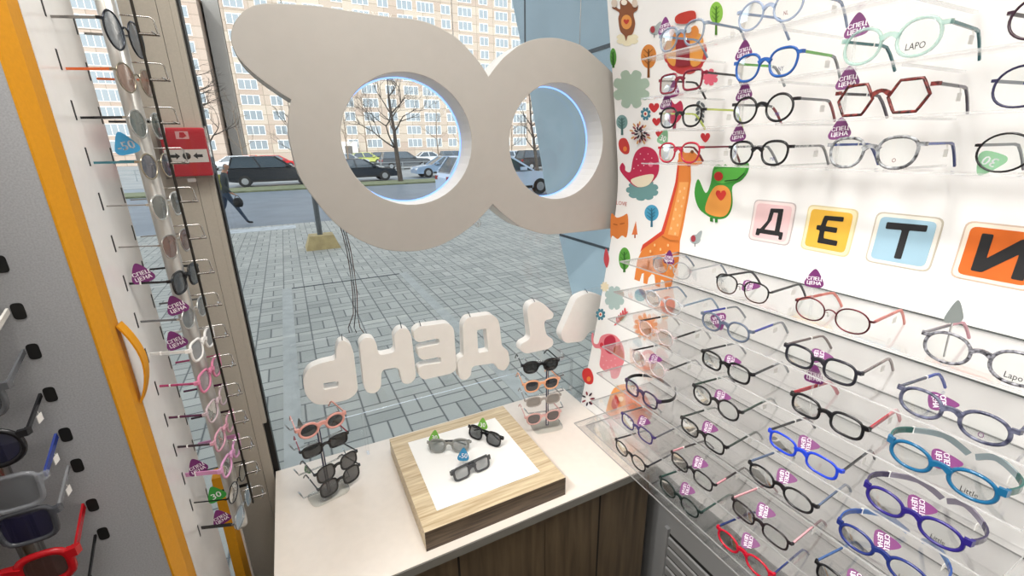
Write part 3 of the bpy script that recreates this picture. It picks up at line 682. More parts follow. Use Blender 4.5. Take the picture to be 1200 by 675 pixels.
rack('R5', 'd', 'black kids frame with purple floral inside', y=.700, kind='soft', front=speck('#17171a', '#4a3560', 110), temple=K(BK), tip=K('#5a5a60'), rim=.0025, h=.034, th=.0075, wrap=.04, spread=.014, L=.10)
rack('R5', 'a', 'shiny black frame with grey-green temples', y=.521, kind='soft', front=K(BK), temple=K('#39433f'), tip=K('#8b918e'), rim=.0022, h=.032)
rack('R5', 'b', 'black slim oval frame with blue-grey temples', y=.356, kind='oval', front=K(BK), temple=K('#5a6a86'), tip=K('#77839a'), rim=.0022, h=.033, W=.122)
rack('R5', 'c', 'navy oval kids frame with blue temples', y=.204, kind='oval', front=K('#23306f'), temple=K('#33508f'), tip=K('#5f7fb0'), rim=.0025, h=.034, W=.120, th=.0080, wrap=.04, spread=.010, L=.10, print_=('Little', .0075))
rack('R6', 'd', 'violet slim frame with grey temples', y=.690, kind='soft', front=K('#3a2d66'), temple=K('#6b6a70'), tip=K('#8d8d90'), rim=.0019, h=.032)
rack('R6', 'a', 'black frame with pink upper edge', y=.523, kind='soft', front=K('#1d1a1e'), temple=K('#d4959f'), tip=K('#3a3336'), rim=.0019, h=.031, split=.3)
rack('R6', 'b', 'black slim frame with pink inside and pink temples', y=.369, kind='soft', front=K('#221a1e'), temple=K('#dba3aa'), tip=K('#8a5f66'), rim=.0019, h=.031)
rack('R6', 'c', 'black frame with steel blue temples', y=.215, kind='soft', front=K(BK), temple=K('#3f5f94'), tip=K('#6484b0'), rim=.0022, h=.034)
rack('R7', 'd', 'black oval frame with dark temples over the counter corner', y=.690, kind='oval', front=K('#1b1a22'), temple=K('#3a3a40'), tip=K('#6a6a70'), rim=.0020, h=.032)
rack('R7', 'a', 'bottle green oval frame with green temples', y=.535, kind='oval', front=K('#142421'), temple=K('#2f4d46'), tip=K('#4f6660'), rim=.0020, h=.033)
rack('R7', 'b', 'bright red slim oval frame with blue temple', y=.380, kind='oval', front=K('#b3142c'), temple=K('#26356f'), tip=K('#3a4a80'), rim=.0024, h=.033)
for row, y, d, kd in (('R1', .415, 'dark red oval wire frame', 'spec'), ('R1', .232, 'black and white speckled oval frame', 'grey'), ('R3', .370, 'black frame with red temples', 'spec')):
    rtag(row, y, d, kd, True, dx=.035, dz=-.006)
price_tag('spec', 'purple special-price tag behind the clear thin metal frame', (XF['R1']+.03, .735, SHZ['R1']+.030), (.1, .1, 1), (-1, -.1, .1), 'pick shaped price tags on the shelves', .8)
price_tag('spec', 'purple special-price tag inside the smoky blue oval frame', (XF['R2']+.015, .560, SHZ['R2']+.022), (.1, -.5, -1), (-1, -.2, .3), 'pick shaped price tags on the shelves', .85)
for row, y, d in (('R1', .530, 'black browline frame'), ('R2', .375, 'dark navy rounded frame'), ('R2', .215, 'navy marbled oval frame'), ('R3', .525, 'glossy black rounded frame'), ('R3', .190, 'teal blue kids frame'),
                  ('R4', .715, 'clear pink round frame'), ('R4', .525, 'black oval frame with dark green temples'), ('R4', .352, 'cobalt blue frame'), ('R4', .195, 'deep indigo kids frame'),
                  ('R5', .533, 'shiny black frame'), ('R5', .368, 'black slim oval frame'), ('R5', .215, 'navy oval kids frame'), ('R6', .705, 'violet slim frame'), ('R6', .533, 'black frame with pink upper edge'),
                  ('R6', .383, 'black slim frame with pink inside'), ('R6', .228, 'black frame with steel blue temples'), ('R7', .545, 'bottle green frame'), ('R7', .392, 'bright red frame')):
    rtag(row, y, d, 'spec', False)
for g in GL:
    if '_d' in g: del g['_d']

# ================================================================== WHITE PANEL WITH SLOTS, RODS, HOOKS AND FRAMES (left of the window)
XP = -.252
M_gloss = pbr('white_gloss_panel', '#eae8e5', .18, noise=.015)
M_mir = pbr('mirror', '#dfe3e4', .03, 1)
M_slot = pbr('slot_black', '#0e0e0e', .6)
M_chrome = pbr('chrome', '#b4b2ae', .18, 1)
M_rod = pbr('satin_rod', '#b9b8b4', .3, .55)
M_yel = pbr('yellow_laminate', '#d4921c', .55, noise=.03, nscale=200, spec=.2)
sp = thing('slotted_panel', 'glossy white slotted display panel between the yellow edge and the window', 'display panel', (XP, 1.03, .60))
def spc(mb, name, m): return mb.build(name, m, sp, (-XP, -1.03, -.60))
spc(MB().box(XP-.018, XP, .80, .988, 0, 2.70), 'white_panel', M_gloss)
Y1, Y2 = .872, .980
ROWZ = [1.65+1.09*(z-1.65)+.0 for z in (1.8136, 1.7544, 1.6953, 1.6377, 1.5789, 1.5201, 1.4617, 1.4040, 1.3460, 1.2893, 1.2312, 1.1738, 1.1167, 1.0608, 1.0041)]
for z in ROWZ:
    for y in (Y1, Y2): spc(MB().box(XP, XP+.0006, y-.0022, y+.0022, z-.002, z+.024), 'slot', M_slot)
ROD = (-.199, .940)
rod = thing('display_rod', 'satin metal rod with wire hooks holding the column of small frames', 'display rod', (-.205, .945, .90))
def rc(mb, name, m): return mb.build(name, m, rod, (.205, -.945, -.90))
rc(MB().lathe([(0, .885), (.0125, .885), (.013, .89), (.013, 2.74), (0, 2.74)], (ROD[0], ROD[1], 0), 24), 'rod', M_rod)
rc(MB().tube([(-.168, .940, .93), (-.168, .940, 2.74)], .0022, 8), 'wire', pbr('dark_steel', '#3a3733', .35, .8))
for z in ROWZ:
    h = z+.010
    rc(MB().tube([(-.187, .940, h+.012), (-.150, .940, h+.012), (-.146, .940, h+.009), (-.144, .940, h-.010)], .0012, 6)
       .tube([(-.168, .940, h-.012), (-.142, .940, h-.012)], .0024, 6).tube([(-.150, .926, h-.010), (-.146, .940, h-.012), (-.150, .954, h-.010)], .0012, 6), 'hook', M_chrome)
LG = 'small frames in the rod column'
sun_b = lens_dark('#33373c', .88)
FR = [
    ('silver frame with blue mirrored tops', dict(kind='round', front=metal('#3a3d44'), temple=metal('#8d8a86'), lens=lens_dark('#59626b', .9), style='metal', h=.050, rim=.0016)),
    ('gold wire frame with orange temples and brown lenses', dict(kind='round', front=metal('#a39a88'), temple=K('#d9662e'), lens=lens_dark('#7a5f52', .85), style='metal', h=.040, rim=.0012)),
    ('silver round frame with green-grey lenses and black temples', dict(kind='round', front=metal('#c9c9c6'), temple=K(BK), lens=lens_dark('#4d5a58', .85), style='metal', h=.040, rim=.0014)),
    ('gold wire frame with teal temples', dict(kind='round', front=metal('#b5ab95'), temple=K('#3f7886'), lens=lens_dark('#4a4d58', .88), style='metal', h=.038, rim=.0013)),
    ('white-rimmed frame with silver wire temples', dict(kind='aviator', front=metal('#dcdcd8'), temple=metal('#9b9894'), lens=lens_dark('#5f6462', .85), style='metal', h=.038, rim=.0014, th=.002)),
    ('silver wire frame with brown lenses', dict(kind='aviator', front=metal('#b8b5b0'), temple=metal('#9b9894'), lens=lens_dark('#6d5148', .88), style='metal', h=.038, rim=.0012, th=.002)),
    ('black plastic frame with smoke lenses', dict(kind='soft', front=K(BK), temple=K(BK), lens=sun_b, h=.036, rim=.0022)),
    ('silver frame with slate grey temples', dict(kind='round', front=metal('#c9c9c6'), temple=K('#6b6c6e'), lens=lens_dark('#6a6f72', .8), style='metal', h=.036, rim=.0014)),
    ('white plastic cat-eye frame', dict(kind='cat', front=K('#f0efec'), temple=gel('#f0efec', .7), lens=lens_dark('#8c8f92', .8), h=.036, rim=.0026, th=.005)),
    ('pink cat-eye frame with magenta temples', dict(kind='cat', front=K('#d77fa0'), temple=K('#b03f6c'), lens=lens_dark('#8c7f88', .7), h=.036, rim=.0026)),
    ('clear pink frame with plum temples', dict(kind='cat', front=gel('#d8c3ca', .7), temple=K('#542040'), h=.036, rim=.0022)),
    ('rose pink frame with dark brown temples', dict(kind='soft', front=gel('#d9a3b5', .85), temple=K('#35202a'), h=.036, rim=.0024)),
    ('lilac pink frame with wide pink temples', dict(kind='cat', front=K('#d69cc4'), temple=K('#d08fbb'), h=.036, rim=.0026, th=.008)),
    ('black thin wire frame', dict(kind='round', front=metal('#2c2c2e'), temple=metal('#2c2c2e'), style='metal', h=.036, rim=.0012, th=.0018)),
    ('black and silver frame with wide black temples', dict(kind='soft', front=metal('#9aa0a4'), temple=K(BK), lens=lens_dark('#8fb0c8', .6), style='metal', h=.036, rim=.0016, th=.007))]
for i, (d, kw) in enumerate(FR):
    h = kw['h']
    # the temples end in the slots of the panel
    kw.setdefault('split', .6)
    glasses('spectacles', '%s hanging in the rod column' % d, 'glasses', LG, (XP+.0705, .9255, ROWZ[i]+.004-h*.78), PI/2-math.radians(11), W=.116, L=.0690, drop=0, **kw)
# tags in the column
for kd, px, py, d in (('b50', 147, 170, 'blue minus-fifty tag over the teal temples'), ('spec', 166, 322, 'purple special-price tag, topmost in the rod column'), ('spec', 207, 359, 'purple special-price tag over the slate grey temples'),
                      ('spec', 206, 400, 'purple special-price tag over the white cat-eye frame'), ('spec', 231, 548, 'purple special-price tag over the lilac pink temples'), ('gd30', 253, 580, 'green thirty percent tag in the rod column'), ('spec', 259, 607, 'purple special-price tag, lowest in the rod column')):
    p = on(px, py, 'y', .885)
    price_tag(kd, d, p, (-.25, 0, 1), (.05, -1, .15), 'price tags in the rod column', .82)

# call point on the wall beside the window
cp = thing('fire_alarm_call_point', 'red fire alarm call point on the beige wall beside the window', 'fire alarm', (-.19, 1.268, 1.60))
M_red = pbr('red_plastic', '#c4122a', .35); M_wl = pbr('white_label', '#e6e3dd', .5)
MB().box(-.042, .042, -.022, 0, 0, .104).build('housing', M_red, cp, bevel=.003)
lb = MB().box(-.040, .040, -.0228, -.0222, .030, .058, 0)
lb.lathe([(0, 0), (.0075, 0), (.0075, .0005), (0, .0005)], (0, 0, 0), 20, 1)
k = len(lb.v); 
for i in range(k-80, k): x, y, z = lb.v[i]; lb.v[i] = (x, -.0230-z, .044+y)
for s_ in (1, -1): lb.add([(s_*.012, -.0231, .044), (s_*.020, -.0231, .051), (s_*.020, -.0231, .047), (s_*.030, -.0231, .047), (s_*.030, -.0231, .041), (s_*.020, -.0231, .041), (s_*.020, -.0231, .037)], [tuple(range(7))], 1)
lb.build('label', [M_wl, pbr('label_black', '#161616', .5)], cp)
MB().add([(-.012, -.0224, .080), (.012, -.0224, .080), (.012, -.0224, .096), (-.012, -.0224, .096)], [(0, 1, 2, 3)]).add([(-.006, -.0227, .083), (0, -.0227, .082), (.008, -.0227, .086), (.004, -.0227, .094), (-.004, -.0227, .094)], [tuple(range(5))], 1).build('emblem', [pbr('emblem_pink', '#e7b4b4', .5), M_red], cp)
MB().box(-.046, .046, -.030, -.0285, -.004, .107).box(-.046, -.0445, -.030, 0, -.004, .107).box(.0445, .046, -.030, 0, -.004, .107).box(-.046, .046, -.030, 0, -.004, -.0025).build('cover', clear('cover_clear', '#ffffff', .5, milk=.02), cp)
MB().box(-.008, .008, -.031, -.026, -.012, -.004).build('cover_latch', clear('latch_clear', '#ffffff', 1, milk=.4), cp)

# ================================================================== GREY PARTITION WITH YELLOW EDGE, HOLES AND SUNGLASSES
YG = .714
M_grey = pbr('grey_laminate', '#a7a8ab', .5, noise=.10, nscale=500)
pt = thing('display_partition', 'grey display partition with a yellow edge and sunglasses slots', 'partition', (-.6, .755, 0))
def pch(mb, name, m, par=pt, **k): return mb.build(name, m, par, (.6, -.755, 0), **k)
pch(MB().box(-1.3, -.2545, YG, .795, 0, 2.70), 'grey_panel', M_grey)
prof = [(-.2545, YG-.0005), (-.2520, YG-.0005), (-.2460, .748), (-.2520, .798), (-.2545, .798)]
pch(MB().add([(x, y, z) for z in (0, 2.70) for x, y in prof], [(4, 3, 2, 1, 0), (5, 6, 7, 8, 9)]+[(i, (i+1) % 5, 5+(i+1) % 5, 5+i) for i in range(5)]), 'yellow_edge', M_yel)
hp = []
for i in range(13):
    s_ = i/12; z = 1.417+(1.292-1.417)*s_
    hp.append((-.2475+.0165*math.sin(PI*s_)**.9, .785, z))
pch(MB().bar(hp, .011, .0012, up=(1, 0, 0)), 'handle', M_yel)
pch(MB().lathe([(0, .7), (.012, .7), (.012, 2.6), (0, 2.6)], (-.375, YG-.022, 0), 16), 'support_rod', M_chrome)
HOLE = [(-.3125, 1.65-(1.65-z)*1.066) for z in (1.538, 1.483, 1.433, 1.376, 1.319, 1.273, 1.21, 1.162)]
for x, z in HOLE:
    for xx in (x, x-.125):
        o = rounded([(-.006, -.0105), (.006, -.0105), (.006, .0105), (-.006, .0105)], .005)
        m = MB().add([(xx+p[0], YG-.0006, z+p[1]) for p in o], [tuple(range(len(o)))])
        o2 = [(xx+p[0], YG-.0002, z+p[1]) for p in o]; n = len(o)
        m.add([(xx+p[0], YG-.0006, z+p[1]) for p in o]+o2, [(i, (i+1) % n, n+(i+1) % n, n+i) for i in range(n)])
        pch(m, 'slot', M_slot)
SG = 'sunglasses on the grey partition'
SUN = [
    ('black sunglasses, topmost on the grey partition', dict(kind='soft', front=K(BK), lens=sun_b)),
    ('white-templed sunglasses on the grey partition', dict(kind='soft', front=K('#d8d5cf'), lens=sun_b, th=.007)),
    ('slate grey sunglasses on the grey partition', dict(kind='soft', front=K('#5a5c60'), lens=lens_dark('#3a3d44', .9), th=.007)),
    ('black sunglasses with navy lenses on the grey partition', dict(kind='oval', front=K('#1a1a1e'), lens=lens_dark('#1d1f3a', .92))),
    ('clear framed sunglasses with blue temples on the grey partition', dict(kind='rect', front=gel('#9fa3aa', .45), temple=K('#2f3f86'), lens=lens_dark('#6a6d72', .8), th=.008)),
    ('smoky grey sunglasses with dark navy lenses on the grey partition', dict(kind='rect', front=gel('#4a4c52', .85), temple=gel('#8a8c90', .8), lens=lens_dark('#1c1c3a', .92), th=.005)),
    ('red sports sunglasses on the grey partition', dict(kind='soft', front=K('#b0121c'), temple=K('#a8141e'), lens=lens_dark('#4a302c', .9), th=.010, rim=.0050)),
    ('black slim sunglasses, lowest on the grey partition', dict(kind='soft', front=K(BK), lens=sun_b, th=.004))]
for i, (d, kw) in enumerate(SUN):
    h = .044; kw.setdefault('rim', .0034); kw.setdefault('th', .006)
    x, z = HOLE[i]
    glasses('sunglasses', d, 'sunglasses', SG, (x-.0625, YG-.0785, z-.012-h*.78), 0, W=.131, h=h, L=.070, bow=.012, drop=0, tag_=i in (3, 4, 5), **kw)
    if True:
        e = GL[-1]
# lower yellow fin under the white panel
yf = thing('yellow_side_fin', 'yellow cabinet side fin below the white slotted panel', 'cabinet side', (-.255, 1.0, 0))
MB().add([(0, -.06, 0), (0, .06, 0), (0, .045, .93), (0, .005, .93), (-.02, -.06, 0), (-.02, .06, 0), (-.02, .045, .93), (-.02, .005, .93)],
         [(0, 1, 2, 3), (7, 6, 5, 4), (0, 3, 7, 4), (3, 2, 6, 7), (2, 1, 5, 6), (1, 0, 4, 5)]).build('fin_board', M_yel, yf, (.016, .06, 0))
MB().box(0, .004, .045, .052, .0, .93).build('edge_strip', M_white, yf, (.016, .06, 0))

# ================================================================== HANGING SIGN (white ring spectacles shape)
YS, DS = 1.19, .09
def sx(px, py, y=YS): p = on(px, py, 'y', y); return (p.x, p.z)
hL = [sx(399, 165), sx(553.3, 163), sx(465, 83), sx(478, 241)]
hR = [sx(596.3, 166), sx(707, 166), sx(637, 95), sx(652.6, 233.7)]
cL = ((hL[0][0]+hL[1][0])/2, (hL[2][1]+hL[3][1])/2); rL = ((hL[1][0]-hL[0][0])/2, (hL[2][1]-hL[3][1])/2)
cR = ((hR[0][0]+hR[1][0])/2, (hR[2][1]+hR[3][1])/2); rR = ((hR[1][0]-hR[0][0])/2, (hR[2][1]-hR[3][1])/2)
left_px = [(340, 125), (338, 150), (341.7, 173), (350, 203), (363, 225), (390, 258), (416.7, 278), (450, 291.7), (483, 294), (510, 289), (533, 278), (553, 264), (567, 250)]
cusp = [(577.5, 238.5)]
right_px = [(584, 245), (593, 253), (610, 265), (633, 272.7), (650, 274), (686.7, 270.7), (713, 267.5), (735, 265)]
out = []
def crv(pts, sub=4):
    r = []
    P = [Vector(sx(*p)) for p in pts]; n = len(P)
    for i in range(n-1):
        a, b, c, d = P[max(0, i-1)], P[i], P[i+1], P[min(n-1, i+2)]
        for k in range(sub):
            t = k/sub; r.append(tuple(.5*((2*b)+(c-a)*t+(2*a-5*b+4*c-d)*t*t+(3*b-a-3*c+d)*t**3)))
    r.append(tuple(P[-1])); return r
lo = crv(left_px+cusp)+crv([(577.5, 238.5)]+right_px)[1:]
zb = lo[-1][1]
hi = crv([(735, 108), (724, 93), (711.7, 80), (703, 72), (683, 55), (665, 48), (650, 45), (630, 46), (612, 52), (594, 65), (582, 78), (572.5, 91)])
hi2 = crv([(572.5, 91), (564, 77), (550, 60), (535, 45), (515, 33), (490, 24), (450, 19.5), (410, 13.5), (375, 8), (340, 5.5), (310, 5), (292, 10), (278, 23), (271.5, 40), (274, 56), (282, 70), (297, 85), (318, 101), (336, 113), (342, 116.5)])
out = lo+[(lo[-1][0]+.03, zb), (lo[-1][0]+.03, hi[0][1])]+hi+hi2[1:]
circ = lambda c, r, n=48: [(c[0]+r[0]*math.cos(2*PI*i/n), c[1]+r[1]*math.sin(2*PI*i/n)) for i in range(n)]
me = fill_outline([out, circ(cL, rL), circ(cR, rR)], DS, .0015)
M_sign = pbr('white_sign_board', '#e9e6e1', .55, noise=.012, nscale=30); M_signf = pbr('shaded_sign_face', '#b4b0aa', .55, noise=.012, nscale=30)  # front face greyed to paint in its shade, rims stay white
M_led = emis('led_strip_blue', '#7fa8ff', 2.2)
sg = thing('hanging_sign', 'large white hanging sign shaped like a pair of round spectacles', 'sign', (cL[0], YS+DS/2, cL[1]))
mb = MB(); mesh_into(mb, me, Matrix.Translation((-cL[0], 0, -cL[1])) @ Matrix.Rotation(PI/2, 4, 'X'))
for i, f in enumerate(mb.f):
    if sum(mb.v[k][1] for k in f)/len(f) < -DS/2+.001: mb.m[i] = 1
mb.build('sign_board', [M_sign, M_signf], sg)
for c, r in ((cL, rL), (cR, rR)):
    q = [(x-cL[0], DS/2-.004, z-cL[1]) for x, z in circ(c, (r[0]-.003, r[1]-.003))]
    MB().tube(q, .0022, 6, closed=True).build('light_strip', M_led, sg)
for x in (.05, .45, .85):
    MB().tube([(x-cL[0], 0, (1.93 if x < .4 else 1.90)-cL[1]), (x-cL[0], 0, CEIL-cL[1])], .0012, 6).build('suspension_wire', M_chrome, sg)

# ---- clear board with the mirrored foam letters
YL = 1.205
lp = [on(340, 420, 'y', YL+.036), on(351, 403, 'y', YL+.036), on(476, 379, 'y', YL+.036), on(405, 490, 'y', YL+.036), on(540, 454, 'y', YL+.036)]
zt, zbm, xl = lp[2].z, lp[4].z, lp[0].x
o = rounded([(xl, zbm), (1.0, zbm), (1.0, zt), (xl, zt)], .02, 6)
me = fill_outline([o], .003)
mb = MB(); mesh_into(mb, me, Matrix.Translation((-.4, 0, -zbm)) @ Matrix.Rotation(PI/2, 4, 'X'))
for i, f in enumerate(mb.f):
    if len(f) == 4: mb.m[i] = 1
FEET = (-.30, .45)
pb = tag(mb.build('letter_board', [ACR, ACR_EDGE], loc=(.4, YL+.036, zbm)), 'clear acrylic board carrying the white foam letters at the window', 'board')
for x in FEET: MB().box(x-.004, x+.004, -.010, .010, .7505-zbm, .004).build('clear_foot', ACR, pb)
o4 = lambda x, y: (320+x/4.218, 340+y/4.218); o5 = lambda x, y: (500+x/4.218, 330+y/4.218)
LET = [
    ('white foam letter ь mirrored, first from the left wall', [[o4(312, 300), o4(325, 258), o4(350, 248), o4(383, 272), o4(397, 310), o4(420, 500), o4(375, 540), o4(250, 568), o4(200, 560), o4(160, 515), o4(148, 440), o4(175, 388), o4(235, 362), o4(315, 345)], [o4(245, 460), o4(325, 450), o4(325, 480), o4(250, 495)]], (340, 250)),
    ('white foam letter Н, second from the left wall', [[o4(428, 262), o4(455, 234), o4(495, 240), o4(510, 265), o4(520, 326), o4(608, 308), o4(598, 225), o4(625, 190), o4(665, 192), o4(683, 225), o4(707, 430), o4(680, 462), o4(640, 462), o4(622, 380), o4(535, 393), o4(532, 482), o4(505, 510), o4(468, 508), o4(450, 478)]], (645, 190)),
    ('white foam letter Е mirrored, in the middle of the board', [[o4(695, 205), o4(722, 182), o4(865, 163), o4(893, 190), o4(907, 390), o4(880, 412), o4(745, 442), o4(722, 425), o4(718, 385), o4(742, 373), o4(835, 360), o4(830, 328), o4(740, 346), o4(718, 328), o4(716, 292), o4(742, 282), o4(825, 268), o4(822, 236), o4(720, 258), o4(700, 245)]], (860, 165)),
    ('white foam letter Д, between the Е and the numeral', [[o5(180, 215), o5(200, 180), o5(322, 163), o5(350, 185), o5(360, 215), o5(371, 322), o5(402, 342), o5(412, 400), o5(385, 442), o5(352, 432), o5(338, 402), o5(222, 418), o5(218, 465), o5(192, 488), o5(163, 480), o5(152, 405), o5(165, 380), o5(184, 370)], [o5(248, 240), o5(295, 230), o5(308, 345), o5(255, 355)]], None),
    ('white foam numeral 1 mirrored, standing behind the right stand', [[o5(498, 145), o5(510, 112), o5(545, 98), o5(578, 110), o5(628, 160), o5(622, 182), o5(578, 192), o5(590, 265), o5(625, 288), o5(625, 315), o5(600, 332), o5(490, 357), o5(462, 338), o5(470, 308), o5(515, 285)]], None),
    ('white foam letter А, partly hidden by the banner', [[(676, 349), (690, 343), (706, 347), (738, 388), (726, 396), (716, 384), (691, 388), (683, 400), (662, 402), (657, 392)]], None)]
M_foam = pbr('white_foam', '#f8f5f0', .6, noise=.01)
for lab, loops, w in LET:
    L2 = []
    for k, lp_ in enumerate(loops):
        q = [tuple(on(x, y, 'y', YL).xz) for x, y in lp_]
        L2.append(rounded(q, .016 if k == 0 else .006, 5))
    cx = sum(p[0] for p in L2[0])/len(L2[0]); bz = min(p[1] for p in L2[0])
    t = thing('foam_letter', lab, 'letter', (cx, YL+.017, bz), 0, 'white foam letters on the clear board')
    me = fill_outline(L2, .034, .001)
    mb = MB(); mesh_into(mb, me, Matrix.Translation((-cx, 0, -bz)) @ Matrix.Rotation(PI/2, 4, 'X')); mb.build('letter_body', M_foam, t)
    hz = max(p[1] for p in L2[0]); hx = max((p for p in L2[0]), key=lambda p: p[1])[0]
    MB().tube([(hx-cx, -.016, hz-bz-.008), (hx-cx, -.014, hz-bz+.003), (hx-cx+.002, .006, hz-bz+.010)], .0011, 6).build('lead_wire', M_black, t)
cb = thing('power_cable', 'brown power leads hanging from the sign down to the foam letters', 'cable', tuple(on(402, 268, 'y', 1.24)))
b0 = on(402, 262, 'y', 1.24)
for k, dx in enumerate((-3, 0, 3)):
    pts = [on(x+dx*.8, y, 'y', 1.24)-b0 for x, y in ((400, 262), (404, 275), (409, 295), (413, 320), (416, 345), (416.5, 368), (415+dx*1.5, 384), (418+dx*2, 390))]
    P = []
    for i in range(len(pts)-1): P += [pts[i], (pts[i]+pts[i+1])/2]
    MB().tube(P+[pts[-1]], .0013, 6).build('lead', pbr('brown_cable_%d' % k, ('#4a3228', '#2f2622', '#5b4034')[k], .5), cb)
cb.location = b0

# ================================================================== COUNTER STANDS AND SUNGLASSES
M_pole = pbr('indigo_bar', '#2b2a55', .3)
def stand(label, bx, by, rz, top):
    t = thing('eyewear_stand', label, 'stand', (bx, by, .75), rz, 'clear sunglasses stands on the counter')
    o = rounded([(-.048, -.032), (.048, -.032), (.052, .03), (-.052, .03)], .02, 5)
    me = fill_outline([o], .005, .001); mb = MB(); mesh_into(mb, me, Matrix.Translation((0, 0, .003)))
    mb.build('base', clear('stand_base_clear', '#fafcfc', .9, milk=.03), t)
    MB().box(-.0045, .0045, -.001, .001, .006, top).build('pole', M_pole, t)
    MB().box(-.0015, .0015, -.0022, -.0010, .01, top).build('pole_stripe', pbr('white_stripe', '#dedede', .3), t)
    return t
def arms(t, zs):
    for z in zs:
        MB().tube([(-.066, .045, z), (-.062, .012, z), (0, .006, z), (.062, .012, z), (.066, .045, z)], .0022, 6).build('arm', ACR_EDGE_S, t)
ACR_EDGE_S = clear('arm_clear', '#f6f9f9', 1.2, milk=.12)
b1 = on(386, 578, 'z', .75); b2 = on(641, 500, 'z', .75)
st1 = stand('clear stand with four sunglasses at the left end of the counter', b1.x, b1.y, math.radians(14), .225)
st2 = stand('clear stand with four sunglasses at the banner end of the counter', b2.x, b2.y, math.radians(-10), .225)
def on_stand(st, specs, G):
    m = Matrix.Translation(st.location) @ Matrix.Rotation(st.rotation_euler.z, 4, 'Z')
    zs = []
    for px, py, lab, kw in specs:
        kw.setdefault('h', .038); kw.setdefault('rim', .0026)
        yaw = kw.pop('yaw', st.rotation_euler.z)
        # point on the vertical plane of the stand's front
        n = Vector((math.sin(st.rotation_euler.z), -math.cos(st.rotation_euler.z), 0)); c = st.location+n*.020
        d = ray(px, py); p = CAM+d*((c-CAM).dot(n)/d.dot(n))
        c2 = Vector((p.x, p.y, max(.762, p.z-kw['h']*.5)))
        zs.append(p.z-.75+.006)
        glasses('sunglasses', lab, 'sunglasses', G, c2, yaw, W=.124, L=.105, spread=.0, **kw)
    arms(st, zs)
on_stand(st1, [
    (378, 500, 'pink round sunglasses, topmost on the left counter stand', dict(kind='round', front=K('#e8a79c'), lens=lens_dark('#2c2b2c', .93), rim=.0036)),
    (382, 523, 'black sunglasses with red temples, second on the left counter stand', dict(kind='rect', front=K(BK), temple=K('#9a3f4a'), lens=lens_dark('#1f2022', .95), h=.032)),
    (396, 548, 'black rounded sunglasses, third on the left counter stand', dict(kind='soft', front=K(BK), lens=lens_dark('#3a3a3c', .9), h=.045, yaw=math.radians(24))),
    (401, 574, 'black sunglasses, lowest on the left counter stand', dict(kind='soft', front=K(BK), lens=lens_dark('#3f4042', .88), h=.046, yaw=math.radians(24)))], 'sunglasses on the left counter stand')
on_stand(st2, [
    (634, 430, 'black round sunglasses, topmost on the banner-side stand', dict(kind='panto', front=K(BK), lens=lens_dark('#1c1c1c', .95), rim=.0034)),
    (635, 452, 'peach sunglasses, second on the banner-side stand', dict(kind='panto', front=K('#efae86'), lens=lens_dark('#26242a', .93), rim=.0030)),
    (637, 470, 'clear grey sunglasses, third on the banner-side stand', dict(kind='soft', front=gel('#b3aaa4', .7), lens=lens_dark('#77716a', .85), h=.032)),
    (637, 490, 'pale pink sunglasses, lowest on the banner-side stand', dict(kind='panto', front=gel('#e6b7b1', .9), lens=lens_dark('#4a4044', .88), rim=.0030))], 'sunglasses on the banner-side stand')
q = on(352, 498, 'y', b1.y+.03); price_tag('grey', 'grey tag at the top of the left counter stand', q, (-.4, 0, 1), (-1, -.6, .1), 'price tags on the left counter stand', .8)
q = on(360, 550, 'y', b1.y+.02); price_tag('g30b', 'dull green tag at the middle of the left counter stand', q, (-.3, 0, 1), (-1, -.7, .1), 'price tags on the left counter stand', .7)

# sunglasses lying on the paper
def on_paper(pa, pb_, lab, **kw):
    a, b = on(*pa, 'z', TT+.030), on(*pb_, 'z', TT+.030); c = (a+b)/2; yaw = math.atan2(b.y-a.y, b.x-a.x); Wd = (b-a).length
    h = kw.pop('h', .038); kw.setdefault('folded', True)
    return glasses('sunglasses', lab, 'sunglasses', 'sunglasses on the white paper', (c.x, c.y, TT+.0012), yaw, W=min(.135, max(.112, Wd)), h=h, L=.105, rx=-.28, **kw)
on_paper((500, 521.7), (551, 521), 'grey translucent sunglasses with green tag on the paper', kind='panto', front=gel('#9a9b96', .85), temple=K('#2a2a2a'), lens=lens_dark('#7f8584', .75), rim=.0028)
on_paper((546.7, 502), (586.5, 517), 'black sunglasses turned right on the paper', kind='soft', front=K(BK), lens=lens_dark('#3c4144', .85), rim=.0030)
on_paper((531, 557), (576, 537), 'dark grey sports sunglasses nearest on the paper', kind='rect', front=K('#4a4c4f'), lens=lens_dark('#a3a7a9', .75), h=.033, th=.010, rim=.0034)
for kd, px, py, d in (('g30', 511, 519, 'green thirty percent tag by the grey translucent sunglasses'), ('g30', 567.5, 504, 'green thirty percent tag by the black sunglasses'), ('b50', 545, 541, 'blue minus-fifty tag by the dark grey sports sunglasses')):
    p = on(px, py, 'z', TT+.022); price_tag(kd, d, (p.x, p.y+.012, TT+.034), (.3, .35, 1), (-.1, -.9, .6), 'price tags on the white paper', .85, .012)

